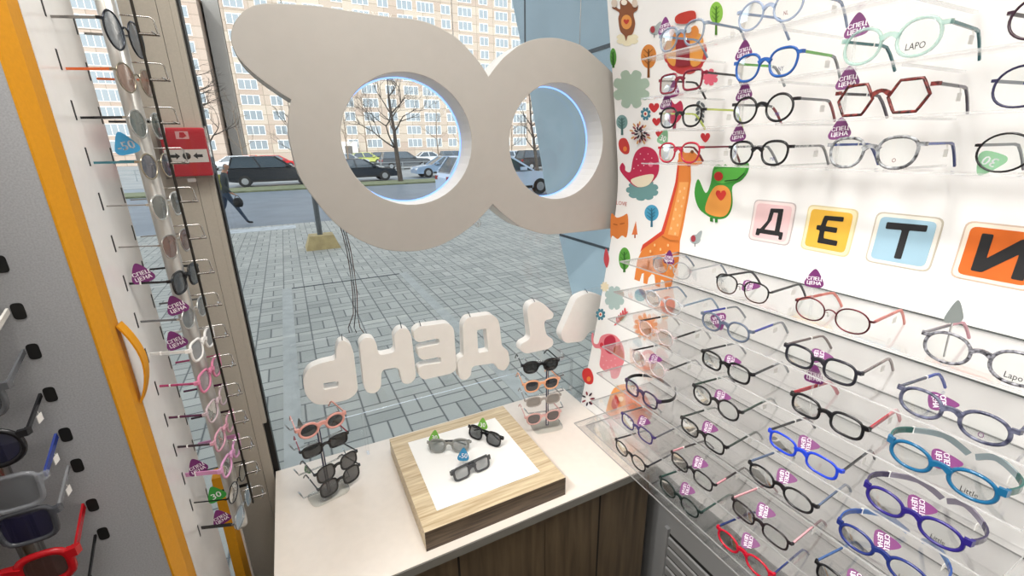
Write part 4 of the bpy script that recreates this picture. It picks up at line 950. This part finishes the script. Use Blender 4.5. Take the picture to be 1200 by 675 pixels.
# ================================================================== LOUVRED HEATER BELOW THE SHELVES
hb = thing('louvred_heater', 'grey louvred heater box on the floor below the banner', 'heater', (1.0, .55, 0))
M_hg = pbr('heater_grey', '#8b8c8c', .5); M_hd = pbr('heater_dark', '#1b1b1b', .6)
MB().box(-.10, .10, -.75, .31, .02, .60).build('casing', M_hg, hb, bevel=.01)
MB().box(-.1012, -.1002, -.70, .20, .12, .50).build('recess', M_hd, hb)
for i in range(9):
    z = .135+i*.040
    MB().hexa([(-.1025, -.70, z), (-.1025, .20, z), (-.101, .20, z), (-.101, -.70, z), (-.106, -.70, z+.030), (-.106, .20, z+.030), (-.101, .20, z+.034), (-.101, -.70, z+.034)]).build('louvre', M_hg, hb)
MB().box(-.112, -.10, .20, .215, .10, .52).box(-.112, -.10, -.71, .215, .10, .115).build('rim', M_hg, hb)

# ================================================================== STREET
GZ = -.35
def gz(y): return GZ if y < 34 else GZ+(y-34)*.0077
def paver_material():
    m, nt, out = newmat('concrete_pavers')
    L = nt.links
    def mth(op, a, b=None, c=None):
        n = N(nt, 'ShaderNodeMath', operation=op)
        for i, v in enumerate((a, b, c)):
            if v is None: continue
            if isinstance(v, (int, float)): n.inputs[i].default_value = v
            else: L.new(v, n.inputs[i])
        return n.outputs[0]
    tc = N(nt, 'ShaderNodeTexCoord'); sp_ = N(nt, 'ShaderNodeSeparateXYZ'); L.new(tc.outputs['Object'], sp_.inputs[0])
    cell = .28
    u, v = mth('DIVIDE', sp_.outputs[0], cell), mth('DIVIDE', sp_.outputs[1], cell)
    iu, iv = mth('FLOOR', u), mth('FLOOR', v)
    par = mth('ABSOLUTE', mth('MODULO', mth('ADD', iu, iv), 2))
    fu, fv = mth('SUBTRACT', u, iu), mth('SUBTRACT', v, iv)
    def mix(a, b): return mth('ADD', mth('MULTIPLY', a, mth('SUBTRACT', 1, par)), mth('MULTIPLY', b, par))
    lu, sv = mix(fu, fv), mix(fv, fu)                     # along and across the bricks of this cell
    s2 = mth('FRACT', mth('MULTIPLY', sv, 2)); row = mth('FLOOR', mth('MULTIPLY', sv, 2))
    dl = mth('MULTIPLY', mth('MINIMUM', lu, mth('SUBTRACT', 1, lu)), 2.0)
    ds = mth('MINIMUM', s2, mth('SUBTRACT', 1, s2))
    j = mth('SUBTRACT', 1, mth('SMOOTH_MIN', mth('MULTIPLY', mth('MINIMUM', dl, ds), 13), 1, .4))
    j = mth('MAXIMUM', j, 0)
    wn_ = N(nt, 'ShaderNodeTexWhiteNoise', noise_dimensions='3D'); cb_ = N(nt, 'ShaderNodeCombineXYZ')
    L.new(iu, cb_.inputs[0]); L.new(iv, cb_.inputs[1]); L.new(row, cb_.inputs[2]); L.new(cb_.outputs[0], wn_.inputs[0])
    nz = N(nt, 'ShaderNodeTexNoise'); nz.inputs['Scale'].default_value = .9; nz.inputs['Detail'].default_value = 5; L.new(tc.outputs['Object'], nz.inputs['Vector'])
    tone = mth('ADD', mth('MULTIPLY', wn_.outputs[0], .16), mth('MULTIPLY', nz.outputs['Fac'], .25))
    r = N(nt, 'ShaderNodeValToRGB'); r.color_ramp.elements[0].color = (*srgb('#96978f'), 1); r.color_ramp.elements[1].color = (*srgb('#d2cfc4'), 1)
    r.color_ramp.elements[0].position = .02; r.color_ramp.elements[1].position = .42
    L.new(tone, r.inputs[0])
    mx = N(nt, 'ShaderNodeMix', data_type='RGBA'); L.new(j, mx.inputs[0]); L.new(r.outputs[0], mx.inputs[6]); mx.inputs[7].default_value = (*srgb('#383c3f'), 1)
    b = N(nt, 'ShaderNodeBsdfPrincipled'); b.inputs['Roughness'].default_value = .6
    L.new(mx.outputs[2], b.inputs['Base Color']); L.new(b.outputs[0], out.inputs[0])
    return m
M_pav = paver_material()
M_kerb = pbr('concrete_kerb', '#b9b9b3', .8, noise=.08, nscale=8)
M_asp = pbr('asphalt', '#6f7a84', .45, noise=.12, nscale=1.2)
M_grass = pbr('verge_grass', '#6f7458', .9, noise=.25, nscale=3)
def ground(name, x0, x1, y0, y1, z, m, th=.1):
    return struct(MB().box(x0, x1, y0, y1, z-th, z).build(name, m))
ground('pavement', -30, 60, 1.42, 10.45, GZ, M_pav)
ground('pavement_strip', -30, 60, 10.46, 14.3, GZ-.004, M_pav)
struct(MB().box(-30, 60, 10.45, 10.46, GZ-.1, GZ-.006).build('pavement_joint', pbr('joint_dark', '#4b4e50', .8)))
ground('kerb_strip', -.30, -.17, 1.6, 7.3, GZ+.004, M_kerb, .01)
ground('kerb_strip', 1.47, 1.60, 1.6, 7.3, GZ+.004, M_kerb, .01)
ground('kerb_line', -.17, 1.47, 7.25, 7.29, GZ+.004, pbr('joint_dark', '#4b4e50', .8), .01)
ground('road', -60, 90, 14.3, 27.3, GZ-.02, M_asp)
ground('road_marking', -1.75, .05, 13.35, 14.0, GZ+.002, pbr('faded_white_paint', '#c6c9c9', .8, noise=.15, nscale=6), .01)
ground('verge', -60, 90, 27.3, 30.3, GZ+.06, M_grass, .2)
ground('road_far', -60, 90, 30.3, 34, GZ-.01, M_asp)
struct(MB().hexa([(-90, 34, GZ-.2), (140, 34, GZ-.2), (140, 125, gz(125)-.2), (-90, 125, gz(125)-.2), (-90, 34, GZ), (140, 34, GZ), (140, 125, gz(125)), (-90, 125, gz(125))]).build('ground_lot', pbr('lot_asphalt', '#8d8f8e', .8, noise=.15, nscale=.6)))

# clad fin of the building to the right, with a slanting far edge
FX = 3.349
edge = [(4.89, GZ), (5.26, .453), (5.63, 1.05), (6.10, 2.405), (6.35, 3.054), (6.62, 3.695), (7.3, 5.2)]
pl = [(1.9, GZ)]+edge+[(1.9, 5.2)]; n = len(pl)
M_clad = pbr('blue_grey_cladding', '#a3b6c0', .55, noise=.05, nscale=1.5)
fin = struct(MB().add([(x, y, z) for x in (FX, FX+.5) for y, z in pl], [tuple(range(n)), tuple(range(2*n-1, n-1, -1))]+[(i, (i+1) % n, n+(i+1) % n, n+i) for i in range(n)]).build('wall_cladding', M_clad))
M_jt = pbr('cladding_joint', '#2f3a42', .5)
MB().box(FX-.004, FX+.01, 1.9, 5.24, .440, .475).box(FX-.004, FX+.01, 1.9, 6.20, 2.655, 2.70).box(FX-.004, FX+.01, 6.205, 6.245, 2.66, 5.1).build('cladding_joint', M_jt, fin)
# round glass sticker
stp = on(560, 262, 'y', GY-.0008); mb = MB()
ro, ri = circ((0, 0), (.011, .011), 24), circ((0, 0), (.0085, .0085), 24)
mb.add([(p[0], 0, p[1]) for p in ro]+[(p[0], 0, p[1]) for p in ri], [(i, (i+1) % 24, 24+(i+1) % 24, 24+i) for i in range(24)])
mb.box(-.0015, .0015, -.0003, 0, -.006, .006).box(-.005, .005, -.0003, 0, -.001, .001)
o = mb.build('glass_sticker', pbr('sticker_white', '#e8ecee', .5), loc=stp); tag(o, 'small round white sticker on the window glass between the sign rings', 'sticker')

# lamp post foot
pf = thing('post', 'thin grey post standing in a sand coloured concrete block on the pavement', 'post', (.50, 10.30, GZ))
MB().hexa([(-.34, -.30, 0), (.34, -.30, 0), (.34, .30, 0), (-.34, .30, 0), (-.24, -.20, .28), (.24, -.20, .28), (.24, .20, .28), (-.24, .20, .28)]).build('concrete_foot', pbr('sand_concrete', '#c0ab7c', .85, noise=.12, nscale=6), pf)
MB().tube([(-.02, 0, .25), (-.02, 0, 3.2)], .055, 12).build('pole', pbr('grey_post_paint', '#5f6468', .5), pf)

# ---- pedestrian
def skin(name, pts, edges, mats, classify, sub=1):
    me = bpy.data.meshes.new(name); me.from_pydata([p[:3] for p in pts], edges, [])
    o = bpy.data.objects.new(name, me); COL.objects.link(o)
    md = o.modifiers.new('s', 'SKIN'); md.use_smooth_shade = True
    for i, p in enumerate(pts):
        r = p[3] if isinstance(p[3], tuple) else (p[3], p[3])
        me.skin_vertices[0].data[i].radius = r
    me.skin_vertices[0].data[0].use_root = True
    sb = o.modifiers.new('b', 'SUBSURF'); sb.levels = sub; sb.render_levels = sub
    m2 = eval_mesh(o); m2.materials.clear()
    for m in mats: m2.materials.append(m)
    for p in m2.polygons: p.material_index = classify(p.center); p.use_smooth = True
    return m2
pts = [(0, 0, .95, (.15, .12)), (.02, 0, 1.10, (.145, .11)), (.04, 0, 1.30, (.165, .115)), (.06, 0, 1.43, (.10, .08)), (.09, 0, 1.50, .055), (.12, 0, 1.57, .075), (.13, 0, 1.65, .088), (.125, 0, 1.71, .06),
       (.02, -.09, .88, .095), (.22, -.10, .50, .062), (.40, -.10, .12, .042), (.43, -.10, .05, .04), (.56, -.11, .035, .03),          # leading leg
       (-.02, .09, .88, .095), (-.12, .10, .48, .062), (-.42, .10, .18, .042), (-.47, .10, .12, .04), (-.38, .10, .035, .03),        # trailing leg
       (.05, -.19, 1.38, .062), (.0, -.24, 1.12, .048), (.16, -.24, .92, .036), (.22, -.24, .87, .026),                               # near arm, swinging forward
       (.05, .19, 1.38, .062), (.0, .24, 1.10, .048), (.02, .25, .86, .036), (.03, .25, .80, .026)]
ed = [(0, 1), (1, 2), (2, 3), (3, 4), (4, 5), (5, 6), (6, 7), (0, 8), (8, 9), (9, 10), (10, 11), (11, 12), (0, 13), (13, 14), (14, 15), (15, 16), (16, 17), (2, 18), (18, 19), (19, 20), (20, 21), (2, 22), (22, 23), (23, 24), (24, 25)]
for hand, d in ((21, (.9, 0, -.45)), (25, (.15, 0, -1))):
    hx_, hy_, hz_ = pts[hand][:3]; D = Vector(d).normalized()
    for k, ln in enumerate((.055, .065, .07, .06)):
        off = -.027+.018*k; b = (hx_+D.x*.03, hy_+off, hz_+D.z*.03)
        i0 = len(pts); pts += [(*b, .009), (b[0]+D.x*ln, b[1], b[2]+D.z*ln-.01, .008)]; ed += [(hand, i0), (i0, i0+1)]
    i0 = len(pts); pts += [(hx_+.03, hy_-.03 if hand == 21 else hy_+.03, hz_+.0, .009), (hx_+.06, hy_-.035 if hand == 21 else hy_+.035, hz_-.02, .008)]; ed += [(hand, i0), (i0, i0+1)]
pts.append((.225, 0, 1.615, .018)); ed.append((6, len(pts)-1))                                                                       # nose
def cls(c):
    if c.z > 1.46: return 4 if (c.z > 1.685 or (c.x < .125 and c.z > 1.56)) else 3
    if c.z < .10 or (c.x < -.3 and c.z < .2): return 2
    if c.z < .93 and abs(c.y) < .2: return 1
    if abs(c.y) > .19 and c.z < .93: return 3
    return 0
PM = [pbr('dark_jacket', '#3c4244', .8), pbr('blue_jeans', '#3d4c60', .85), pbr('black_shoe', '#17171a', .5), pbr('skin_tone', '#b98b70', .6), pbr('grey_hair', '#8d8a86', .8)]
pm = skin('person', pts, ed, PM, cls)
per = tag(link('person', pm, None, (-1.60, 15.1, GZ)), 'grey-haired pedestrian in dark jacket and jeans walking past outside', 'person')
for s_ in (1, -1):
    MB().lathe([(0, -.012), (.010, -.006), (.012, 0), (.010, .006), (0, .012)], (.196, s_*.034, 1.655), 8).build('eye', M_black, per)
    MB().lathe([(0, -.03), (.012, -.02), (.016, 0), (.012, .02), (0, .03)], (.115, s_*.088, 1.63), 8).build('ear', PM[3], per)
MB().box(.195, .205, -.022, .022, 1.572, 1.578).build('mouth', pbr('lip', '#8a5548', .6), per)
bv_ = MB().add([(x, y, z) for x, y, z in ((-.13, -.125, 1.0), (-.02, -.135, 1.0), (-.02, -.125, 1.42), (-.12, -.10, 1.42), (-.16, .0, 1.0), (-.14, 0, 1.40))], [(0, 1, 2, 3), (4, 0, 3, 5)]); bv_.build('vest_panel', pbr('olive_yellow', '#a8a452', .8), per)
bag = thing('shoulder_bag', 'black bag carried by the walking pedestrian', 'bag', (-1.30, 14.70, GZ+.52))
MB().lathe([(0, 0), (.09, .01), (.125, .09), (.12, .18), (.08, .25), (0, .27)], (0, 0, 0), 14).build('pouch', pbr('black_cloth', '#1a1a1c', .8), bag)
MB().tube([(-.07, 0, .24), (-.03, 0, .32), (.03, 0, .32), (.07, 0, .24)], .008, 6).build('strap', M_black, bag)

# ---- cars
M_tyre = pbr('tyre', '#1b1b1c', .8); M_hub = pbr('alloy', '#a9acb0', .35, .7); M_cgl = pbr('car_glass', '#36424b', .06, spec=.7)
M_hl = pbr('head_lamp', '#dfe4e8', .1); M_tl = pbr('tail_lamp', '#a01a1a', .2)
def car(label, X, Y, col, kind='sedan', d=1, group=None, L=4.5, H=1.45, Wd=1.8):
    z = gz(Y) if Y >= 34 else GZ
    t = thing('car', label, 'car', (X, Y, z), 0 if d > 0 else PI, group)
    body = pbr('car_paint_'+col, col, .18, spec=.6)
    w = Wd/2; h0 = .30; hb = H*.62 if kind != 'suv' else H*.63
    fr, rr = L/2, -L/2
    if kind == 'suv': prof = [(rr, h0+.05), (rr-.0, hb*.75), (rr+.12, hb+.02), (L*.17, hb), (fr-.18, hb-.08), (fr, hb-.22), (fr+.02, h0+.05)]; g0, g1, t0, t1 = rr+.08, L*.22, rr+.34, L*.03
    elif kind == 'hatch': prof = [(rr, h0), (rr, hb*.8), (rr+.12, hb), (L*.22, hb), (fr-.15, hb-.14), (fr, hb-.32), (fr+.02, h0)]; g0, g1, t0, t1 = rr+.10, L*.28, rr+.55, L*.06
    else: prof = [(rr, h0), (rr+.02, hb*.85), (rr+.12, hb-.02), (rr+.85, hb), (L*.20, hb), (fr-.15, hb-.14), (fr, hb-.30), (fr+.02, h0)]; g0, g1, t0, t1 = rr+.55, L*.24, rr+1.25, L*.04
    low = []
    for cx in (fr-.82, rr+.82):                              # wheel arches in the lower edge
        low += [(cx+.36*math.cos(a), h0-.02+.36*math.sin(a)) for a in (.0, .6, 1.2, 1.94, 2.54, PI)]
    pl = prof+low; n = len(pl)
    mb = MB().add([(x, s_*w, zz) for s_ in (-1, 1) for x, zz in pl], [])
    tri = tessellate_polygon([[Vector((p[0], p[1], 0)) for p in pl]])
    mb.f += [list(a) for a in tri]+[[i+n for i in a][::-1] for a in tri]+[[i, (i+1) % n, n+(i+1) % n, n+i] for i in range(n)]
    mb.m += [0]*(2*len(tri)+n); mb.sm += [False]*(2*len(tri)+n)
    wi, wt = w-.06, w-.24
    # roof and pillars
    mb.hexa([(t0, -wt, H-.05), (t1, -wt, H-.05), (t1, wt, H-.05), (t0, wt, H-.05), (t0+.1, -wt+.05, H), (t1-.12, -wt+.05, H), (t1-.12, wt-.05, H), (t0+.1, wt-.05, H)])
    for s_ in (-1, 1):
        for a, b in ((g0, t0), (g1, t1), ((g0+g1)/2, (t0+t1)/2)): mb.bar([(a, s_*wi, hb-.03), (b, s_*wt, H-.03)], .035, .035, up=(0, 1, 0))
        mb.box(L*.14, L*.19, s_*w-.0, s_*(w+.17), hb+.02, hb+.15)
    mb.build('body', body, t)
    for s_ in (-1, 1):
        MB().box(g0+.05, g1-.1, s_*(wi+.045) if s_ > 0 else -wi-.06, s_*(wi+.06) if s_ > 0 else -wi-.045, hb-.035, hb-.005).build('chrome_strip', M_hub, t)
        MB().box(rr+1.2, fr-1.2, s_*w if s_ > 0 else -w-.012, w+.012 if s_ > 0 else -w, h0-.02, h0+.10).build('sill_cladding', M_tyre, t)
    MB().hexa([(g0, -wi, hb-.03), (g1, -wi, hb-.03), (g1, wi, hb-.03), (g0, wi, hb-.03), (t0, -wt, H-.04), (t1, -wt, H-.04), (t1, wt, H-.04), (t0, wt, H-.04)]).build('windows', M_cgl, t)
    for cx in (fr-.82, rr+.82):
        for s_ in (-1, 1):
            q = MB(); q.lathe([(0, -.10), (.33, -.10), (.34, -.05), (.34, .10), (.20, .105), (.20, .112), (0, .112)], (0, 0, 0), 18, 0, False)
            q.lathe([(0, .113), (.19, .113), (.15, .118), (0, .118)], (0, 0, 0), 12, 1, False)
            q.v = [(cx+x, s_*(w-.08)+s_*zz, .34+y) for x, y, zz in q.v]
            q.build('wheel', [M_tyre, M_hub], t)
    for s_ in (-1, 1):
        MB().box(fr-.16, fr+.025, s_*(w-.42) if s_ > 0 else -w+.02, s_*(w-.02) if s_ > 0 else -w+.42, hb-.34, hb-.22).build('headlight', M_hl, t)
        MB().box(rr-.015, rr+.10, s_*(w-.32) if s_ > 0 else -w+.01, s_*(w-.01) if s_ > 0 else -w+.32, hb-.30, hb-.14).build('taillight', M_tl, t)
    return t
def cx_(px, py, Y): return on(px, py, 'y', Y).x
car('black SUV driving behind the grass verge, left of the sign', cx_(322, 207, 31.6), 31.9, '#1c2026', 'suv', 1, None, 4.8, 1.75, 1.95)
car('black sedan seen through the left ring, beyond the verge', cx_(424, 207, 31.6), 32.0, '#20262e', 'sedan', 1)
car('silver-blue sedan at the right edge of the left ring', cx_(520, 203, 33), 33.0, '#7f95ae', 'sedan', -1)
car('light blue car parked close outside between the two rings', cx_(584, 205, 18), 18.2, '#cfe0f5', 'hatch', 1, None, 5.0, 1.68, 1.85)
car('dark grey SUV behind the tree in the left ring', cx_(474, 188, 46), 46, '#55585c', 'suv', 1, None, 4.7, 1.7, 1.9)
car('white SUV in the far lot at the left of the window', cx_(268, 186, 58), 58, '#e2e4e6', 'suv', -1)
car('bright red car in the far lot beside a red estate', cx_(324, 186, 57), 56.6, '#c0272c', 'hatch', 1, None, 4.2, 1.45)
car('orange-red car in the far lot next to the white SUV', cx_(298, 186, 61), 61, '#d05a3c', 'sedan', 1)
car('grey car in the far lot at the left ring edge', cx_(408, 186, 57), 57, '#aeb2b4', 'sedan', 1)
car('yellow-green car in the far lot through the left ring', cx_(430, 185, 60), 60, '#b7bd6a', 'hatch', 1, None, 4.0, 1.5)
car('charcoal SUV in the far lot through the left ring', cx_(455, 184, 63), 63.5, '#34383d', 'suv', 1)
car('white sedan in the far lot right of the ring tree', cx_(504, 184, 58), 58, '#d6d8da', 'sedan', 1)
car('slate car in the far lot at the right rim of the left ring', cx_(534, 184, 62), 62, '#5f666e', 'suv', 1)
car('black SUV seen through the right ring', cx_(634, 194, 36), 36, '#23262b', 'suv', 1, None, 4.6, 1.7)
car('dark red car behind the black SUV in the right ring', cx_(632, 183, 46), 46, '#8d2a2f', 'hatch', 1)
car('blue-white car in the far part of the right ring', cx_(605, 184, 49), 49.5, '#c5d0dc', 'sedan', 1)

# ---- rail along the far pavement
rl = thing('guard_rail', 'low metal rail in front of the far parking lot', 'rail', (2, 43, gz(43)))
q = MB()
for z in (.45, .75): q.box(-14, 18, -.02, .02, z, z+.05)
q.build('rails', pbr('rail_grey', '#8d9294', .5, .4), rl)
for i in range(17): MB().box(-14+2*i-.03, -14+2*i+.03, -.03, .03, 0, .82).build('rail_post', pbr('rail_grey', '#8d9294', .5, .4), rl)

# ---- bare trees
M_bark = pbr('bark', '#4a423c', .9, noise=.2, nscale=5); M_bark2 = pbr('bark_pale', '#7a6a5a', .9)
def tree(label, px, Y, h, r0, seed, m=M_bark, depth=5, lean=0, py=205, grp=None):
    rnd = random.Random(seed); X = cx_(px, py, Y)
    t = thing('bare_tree', label, 'tree', (X, Y, gz(Y) if Y >= 34 else GZ+.05), 0, grp)
    br = MB(); tr = MB()
    tp = []; x = y = 0
    for i in range(8):
        tp.append(Vector((x, y, h*.85*i/7))); x += rnd.uniform(-.06, .06)+lean; y += rnd.uniform(-.06, .06)
    tr.tube(tp, r0, 8, scales=[1-.82*i/7 for i in range(8)]); tr.build('trunk', m, t)
    def grow(p, d, ln, r, k):
        pts = [p]; q = p.copy(); dd = d.copy()
        for i in range(3):
            dd = (dd+Vector((rnd.uniform(-.22, .22), rnd.uniform(-.22, .22), .08))).normalized(); q = q+dd*ln/3; pts.append(q.copy())
        br.tube(pts, r, 4 if k < 3 else 5, scales=[1, .85, .7, .5])
        if k <= 0: return
        for c in range(rnd.choice((2, 3))):
            a = rnd.uniform(0, 2*PI); s_ = rnd.uniform(.5, .95)
            ax = dd.orthogonal().normalized(); ax.rotate(Matrix.Rotation(a, 3, dd))
            grow(pts[rnd.choice((2, 3))], (dd+ax*s_).normalized(), ln*rnd.uniform(.62, .82), r*.55, k-1)
    for i in range(2, 8):
        for c in range(2 if i < 7 else 3):
            a = rnd.uniform(0, 2*PI)
            grow(tp[i], Vector((math.cos(a), math.sin(a), rnd.uniform(.35, .9))).normalized(), h*.20*(1.25-.1*i), r0*(.42-.03*i), depth-2)
    br.build('branches', m, t, recalc=False)
tree('bare tree standing on the verge inside the left ring', 469, 29, 8.2, .16, 3, lean=-.03, depth=6)
tree('bare tree beside the window frame at the left', 236, 30, 7.2, .17, 11)
tree('bare tree in the right ring beside the clad wall', 630, 31, 7.0, .15, 5, lean=-.12)
tree('bare young tree left of the sign neck', 352, 46, 7.5, .11, 8, depth=4)
for i, (px, Y, h) in enumerate(((408, 55, 8), (432, 62, 9), (514, 54, 8), (541, 66, 9), (286, 69, 9), (600, 54, 8))):
    tree(('pale thin tree near the left rim of the left ring', 'pale thin tree above the yellow-green car', 'pale thin tree right of the dark tree in the left ring', 'pale thin tree at the right rim of the left ring', 'pale thin tree before the flats at the left', 'pale thin tree at the left rim of the right ring')[i], px, Y, h, .09, 20+i, M_bark2, 4, py=190)

# ---- apartment blocks
def facade_mat(name, a, b, j):
    m, nt, out = newmat(name); L = nt.links
    tc = N(nt, 'ShaderNodeTexCoord'); mp = N(nt, 'ShaderNodeMapping'); mp.inputs['Rotation'].default_value = (PI/2, 0, 0)
    bt = N(nt, 'ShaderNodeTexBrick'); bt.offset = 0
    bt.inputs['Scale'].default_value = 1; bt.inputs['Brick Width'].default_value = 3.3; bt.inputs['Row Height'].default_value = 1.43
    bt.inputs['Mortar Size'].default_value = .04; bt.inputs['Color1'].default_value = (*srgb(a), 1); bt.inputs['Color2'].default_value = (*srgb(b), 1); bt.inputs['Mortar'].default_value = (*srgb(j), 1)
    L.new(tc.outputs['Object'], mp.inputs[0]); L.new(mp.outputs[0], bt.inputs['Vector'])
    bs = N(nt, 'ShaderNodeBsdfPrincipled'); bs.inputs['Roughness'].default_value = .85
    L.new(bt.outputs['Color'], bs.inputs['Base Color']); L.new(bs.outputs[0], out.inputs[0]); return m
M_fa = facade_mat('panel_facade_cream', '#b7aa9a', '#a69486', '#857868')
M_fb = facade_mat('panel_facade_pink', '#b3a294', '#ab9687', '#85776a')
M_wf = pbr('window_frame_white', '#e9e7e2', .5); M_wg = pbr('window_glass_dark', '#868e93', .2)
def win_mesh(w, h, panes):
    mb = MB().box(-w/2, w/2, -.06, .0, -h/2, h/2, 0); pw = (w-.08*(panes+1))/panes
    for i in range(panes):
        x0 = -w/2+.08+i*(pw+.08); mb.box(x0, x0+pw, -.075, -.05, -h/2+.09, h/2-.09, 1)
    o = mb.build('window', [M_wf, M_wg]); me = o.data; bpy.data.objects.remove(o); return me, mb
WM = [win_mesh(2.6, 1.45, 3), win_mesh(1.7, 1.45, 2), win_mesh(3.0, 1.6, 4)]
def proj(p):
    v = Vector(p)-CAM; return 600+FPX*v.dot(CR)/v.dot(CF), 337.5-FPX*v.dot(CU)/v.dot(CF)
def block(label, x0, x1, Y, pitch, floors, z0, fh, m, depth=14, seedk=1, limit=95, par=.8):
    base = gz(Y)
    t = thing('apartment_building', label, 'building', ((x0+x1)/2, Y, base)); c = Vector(t.location)
    top = z0+fh*floors-fh*.5+par
    MB().box(x0-c.x, x1-c.x, 0, depth, 0, top-base).box(x0-.2-c.x, x1+.2-c.x, -.2, depth+.2, top-base, top-base+.5).build('wall', m, t)
    spots = []
    nx = int((x1-x0)/pitch)
    for i in range(nx):
        kind = (0, 1, 0, 2, 1)[(i*seedk) % 5]
        for f in range(floors):
            p = Vector((x0+pitch*(i+.5), Y, z0+f*fh)); q = proj(p)
            vis = 0 <= q[0] <= 740 and -4 <= q[1] <= 200
            hid = (280 < q[0] < 560 and 15 < q[1] < 90) or (345 < q[0] < 400 and q[1] > 15) or (545 < q[0] < 605 and q[1] > 60) or q[0] > 655 or q[0] < 215 or (280 < q[0] < 345 and 10 < q[1] < 75)
            spots.append((0 if (vis and not hid) else 1 if vis else 2, i, f, kind, p))
    spots.sort(key=lambda a: (a[0], a[1], a[2]))
    rest = MB()
    for k, (v, i, f, kind, p) in enumerate(spots):
        if v == 2: continue
        if k < limit:
            o = bpy.data.objects.new('window', WM[kind][0]); COL.objects.link(o); o.parent = t; o.location = p-c
        else:
            w = WM[kind][1]; rest.add([Vector(a)+p-c for a in w.v], w.f); rest.m[-len(w.m):] = w.m
    if rest.v:
        o = rest.build('window', [M_wf, M_wg], t, recalc=False); o['kind'] = 'stuff'
    return t
BY = 84
zr = [on(300, y, 'y', BY).z for y in (152.5, 43.5)]; FH = (zr[1]-zr[0])/6
Z1 = zr[0]-FH
xs = [on(x, 100, 'y', BY).x for x in (262, 272)]
bA = block('cream panel apartment block behind the cars, filling the window view', xs[1]+.3, 95, BY, 3.6, 12, Z1, FH, M_fa, 14, 1)
bB = block('peach apartment block left of the dark recess', -52, xs[0]-1.2, BY-1.5, 3.4, 9, Z1, FH, M_fb, 14, 2, par=1.3)
rec = tag(MB().box(xs[0]-.9, xs[1]+.05, BY+3.0, BY+10, gz(BY), Z1+FH*10.2).build('stair_tower', pbr('recess_grey', '#8f8c88', .8)), 'grey stair tower set back between the apartment blocks', 'building')
MB().box(xs[1]+14, xs[1]+17, BY-.9, BY, gz(BY), gz(BY)+3.0).build('entrance_porch', pbr('porch_white', '#dcd8d0', .7), bA, (-bA.location.x, -bA.location.y, -bA.location.z))
MB().box(xs[1]+14.9, xs[1]+16.1, BY-.95, BY-.9, gz(BY), gz(BY)+2.3).build('entrance_door', pbr('door_dark', '#5a5550', .5), bA, (-bA.location.x, -bA.location.y, -bA.location.z))
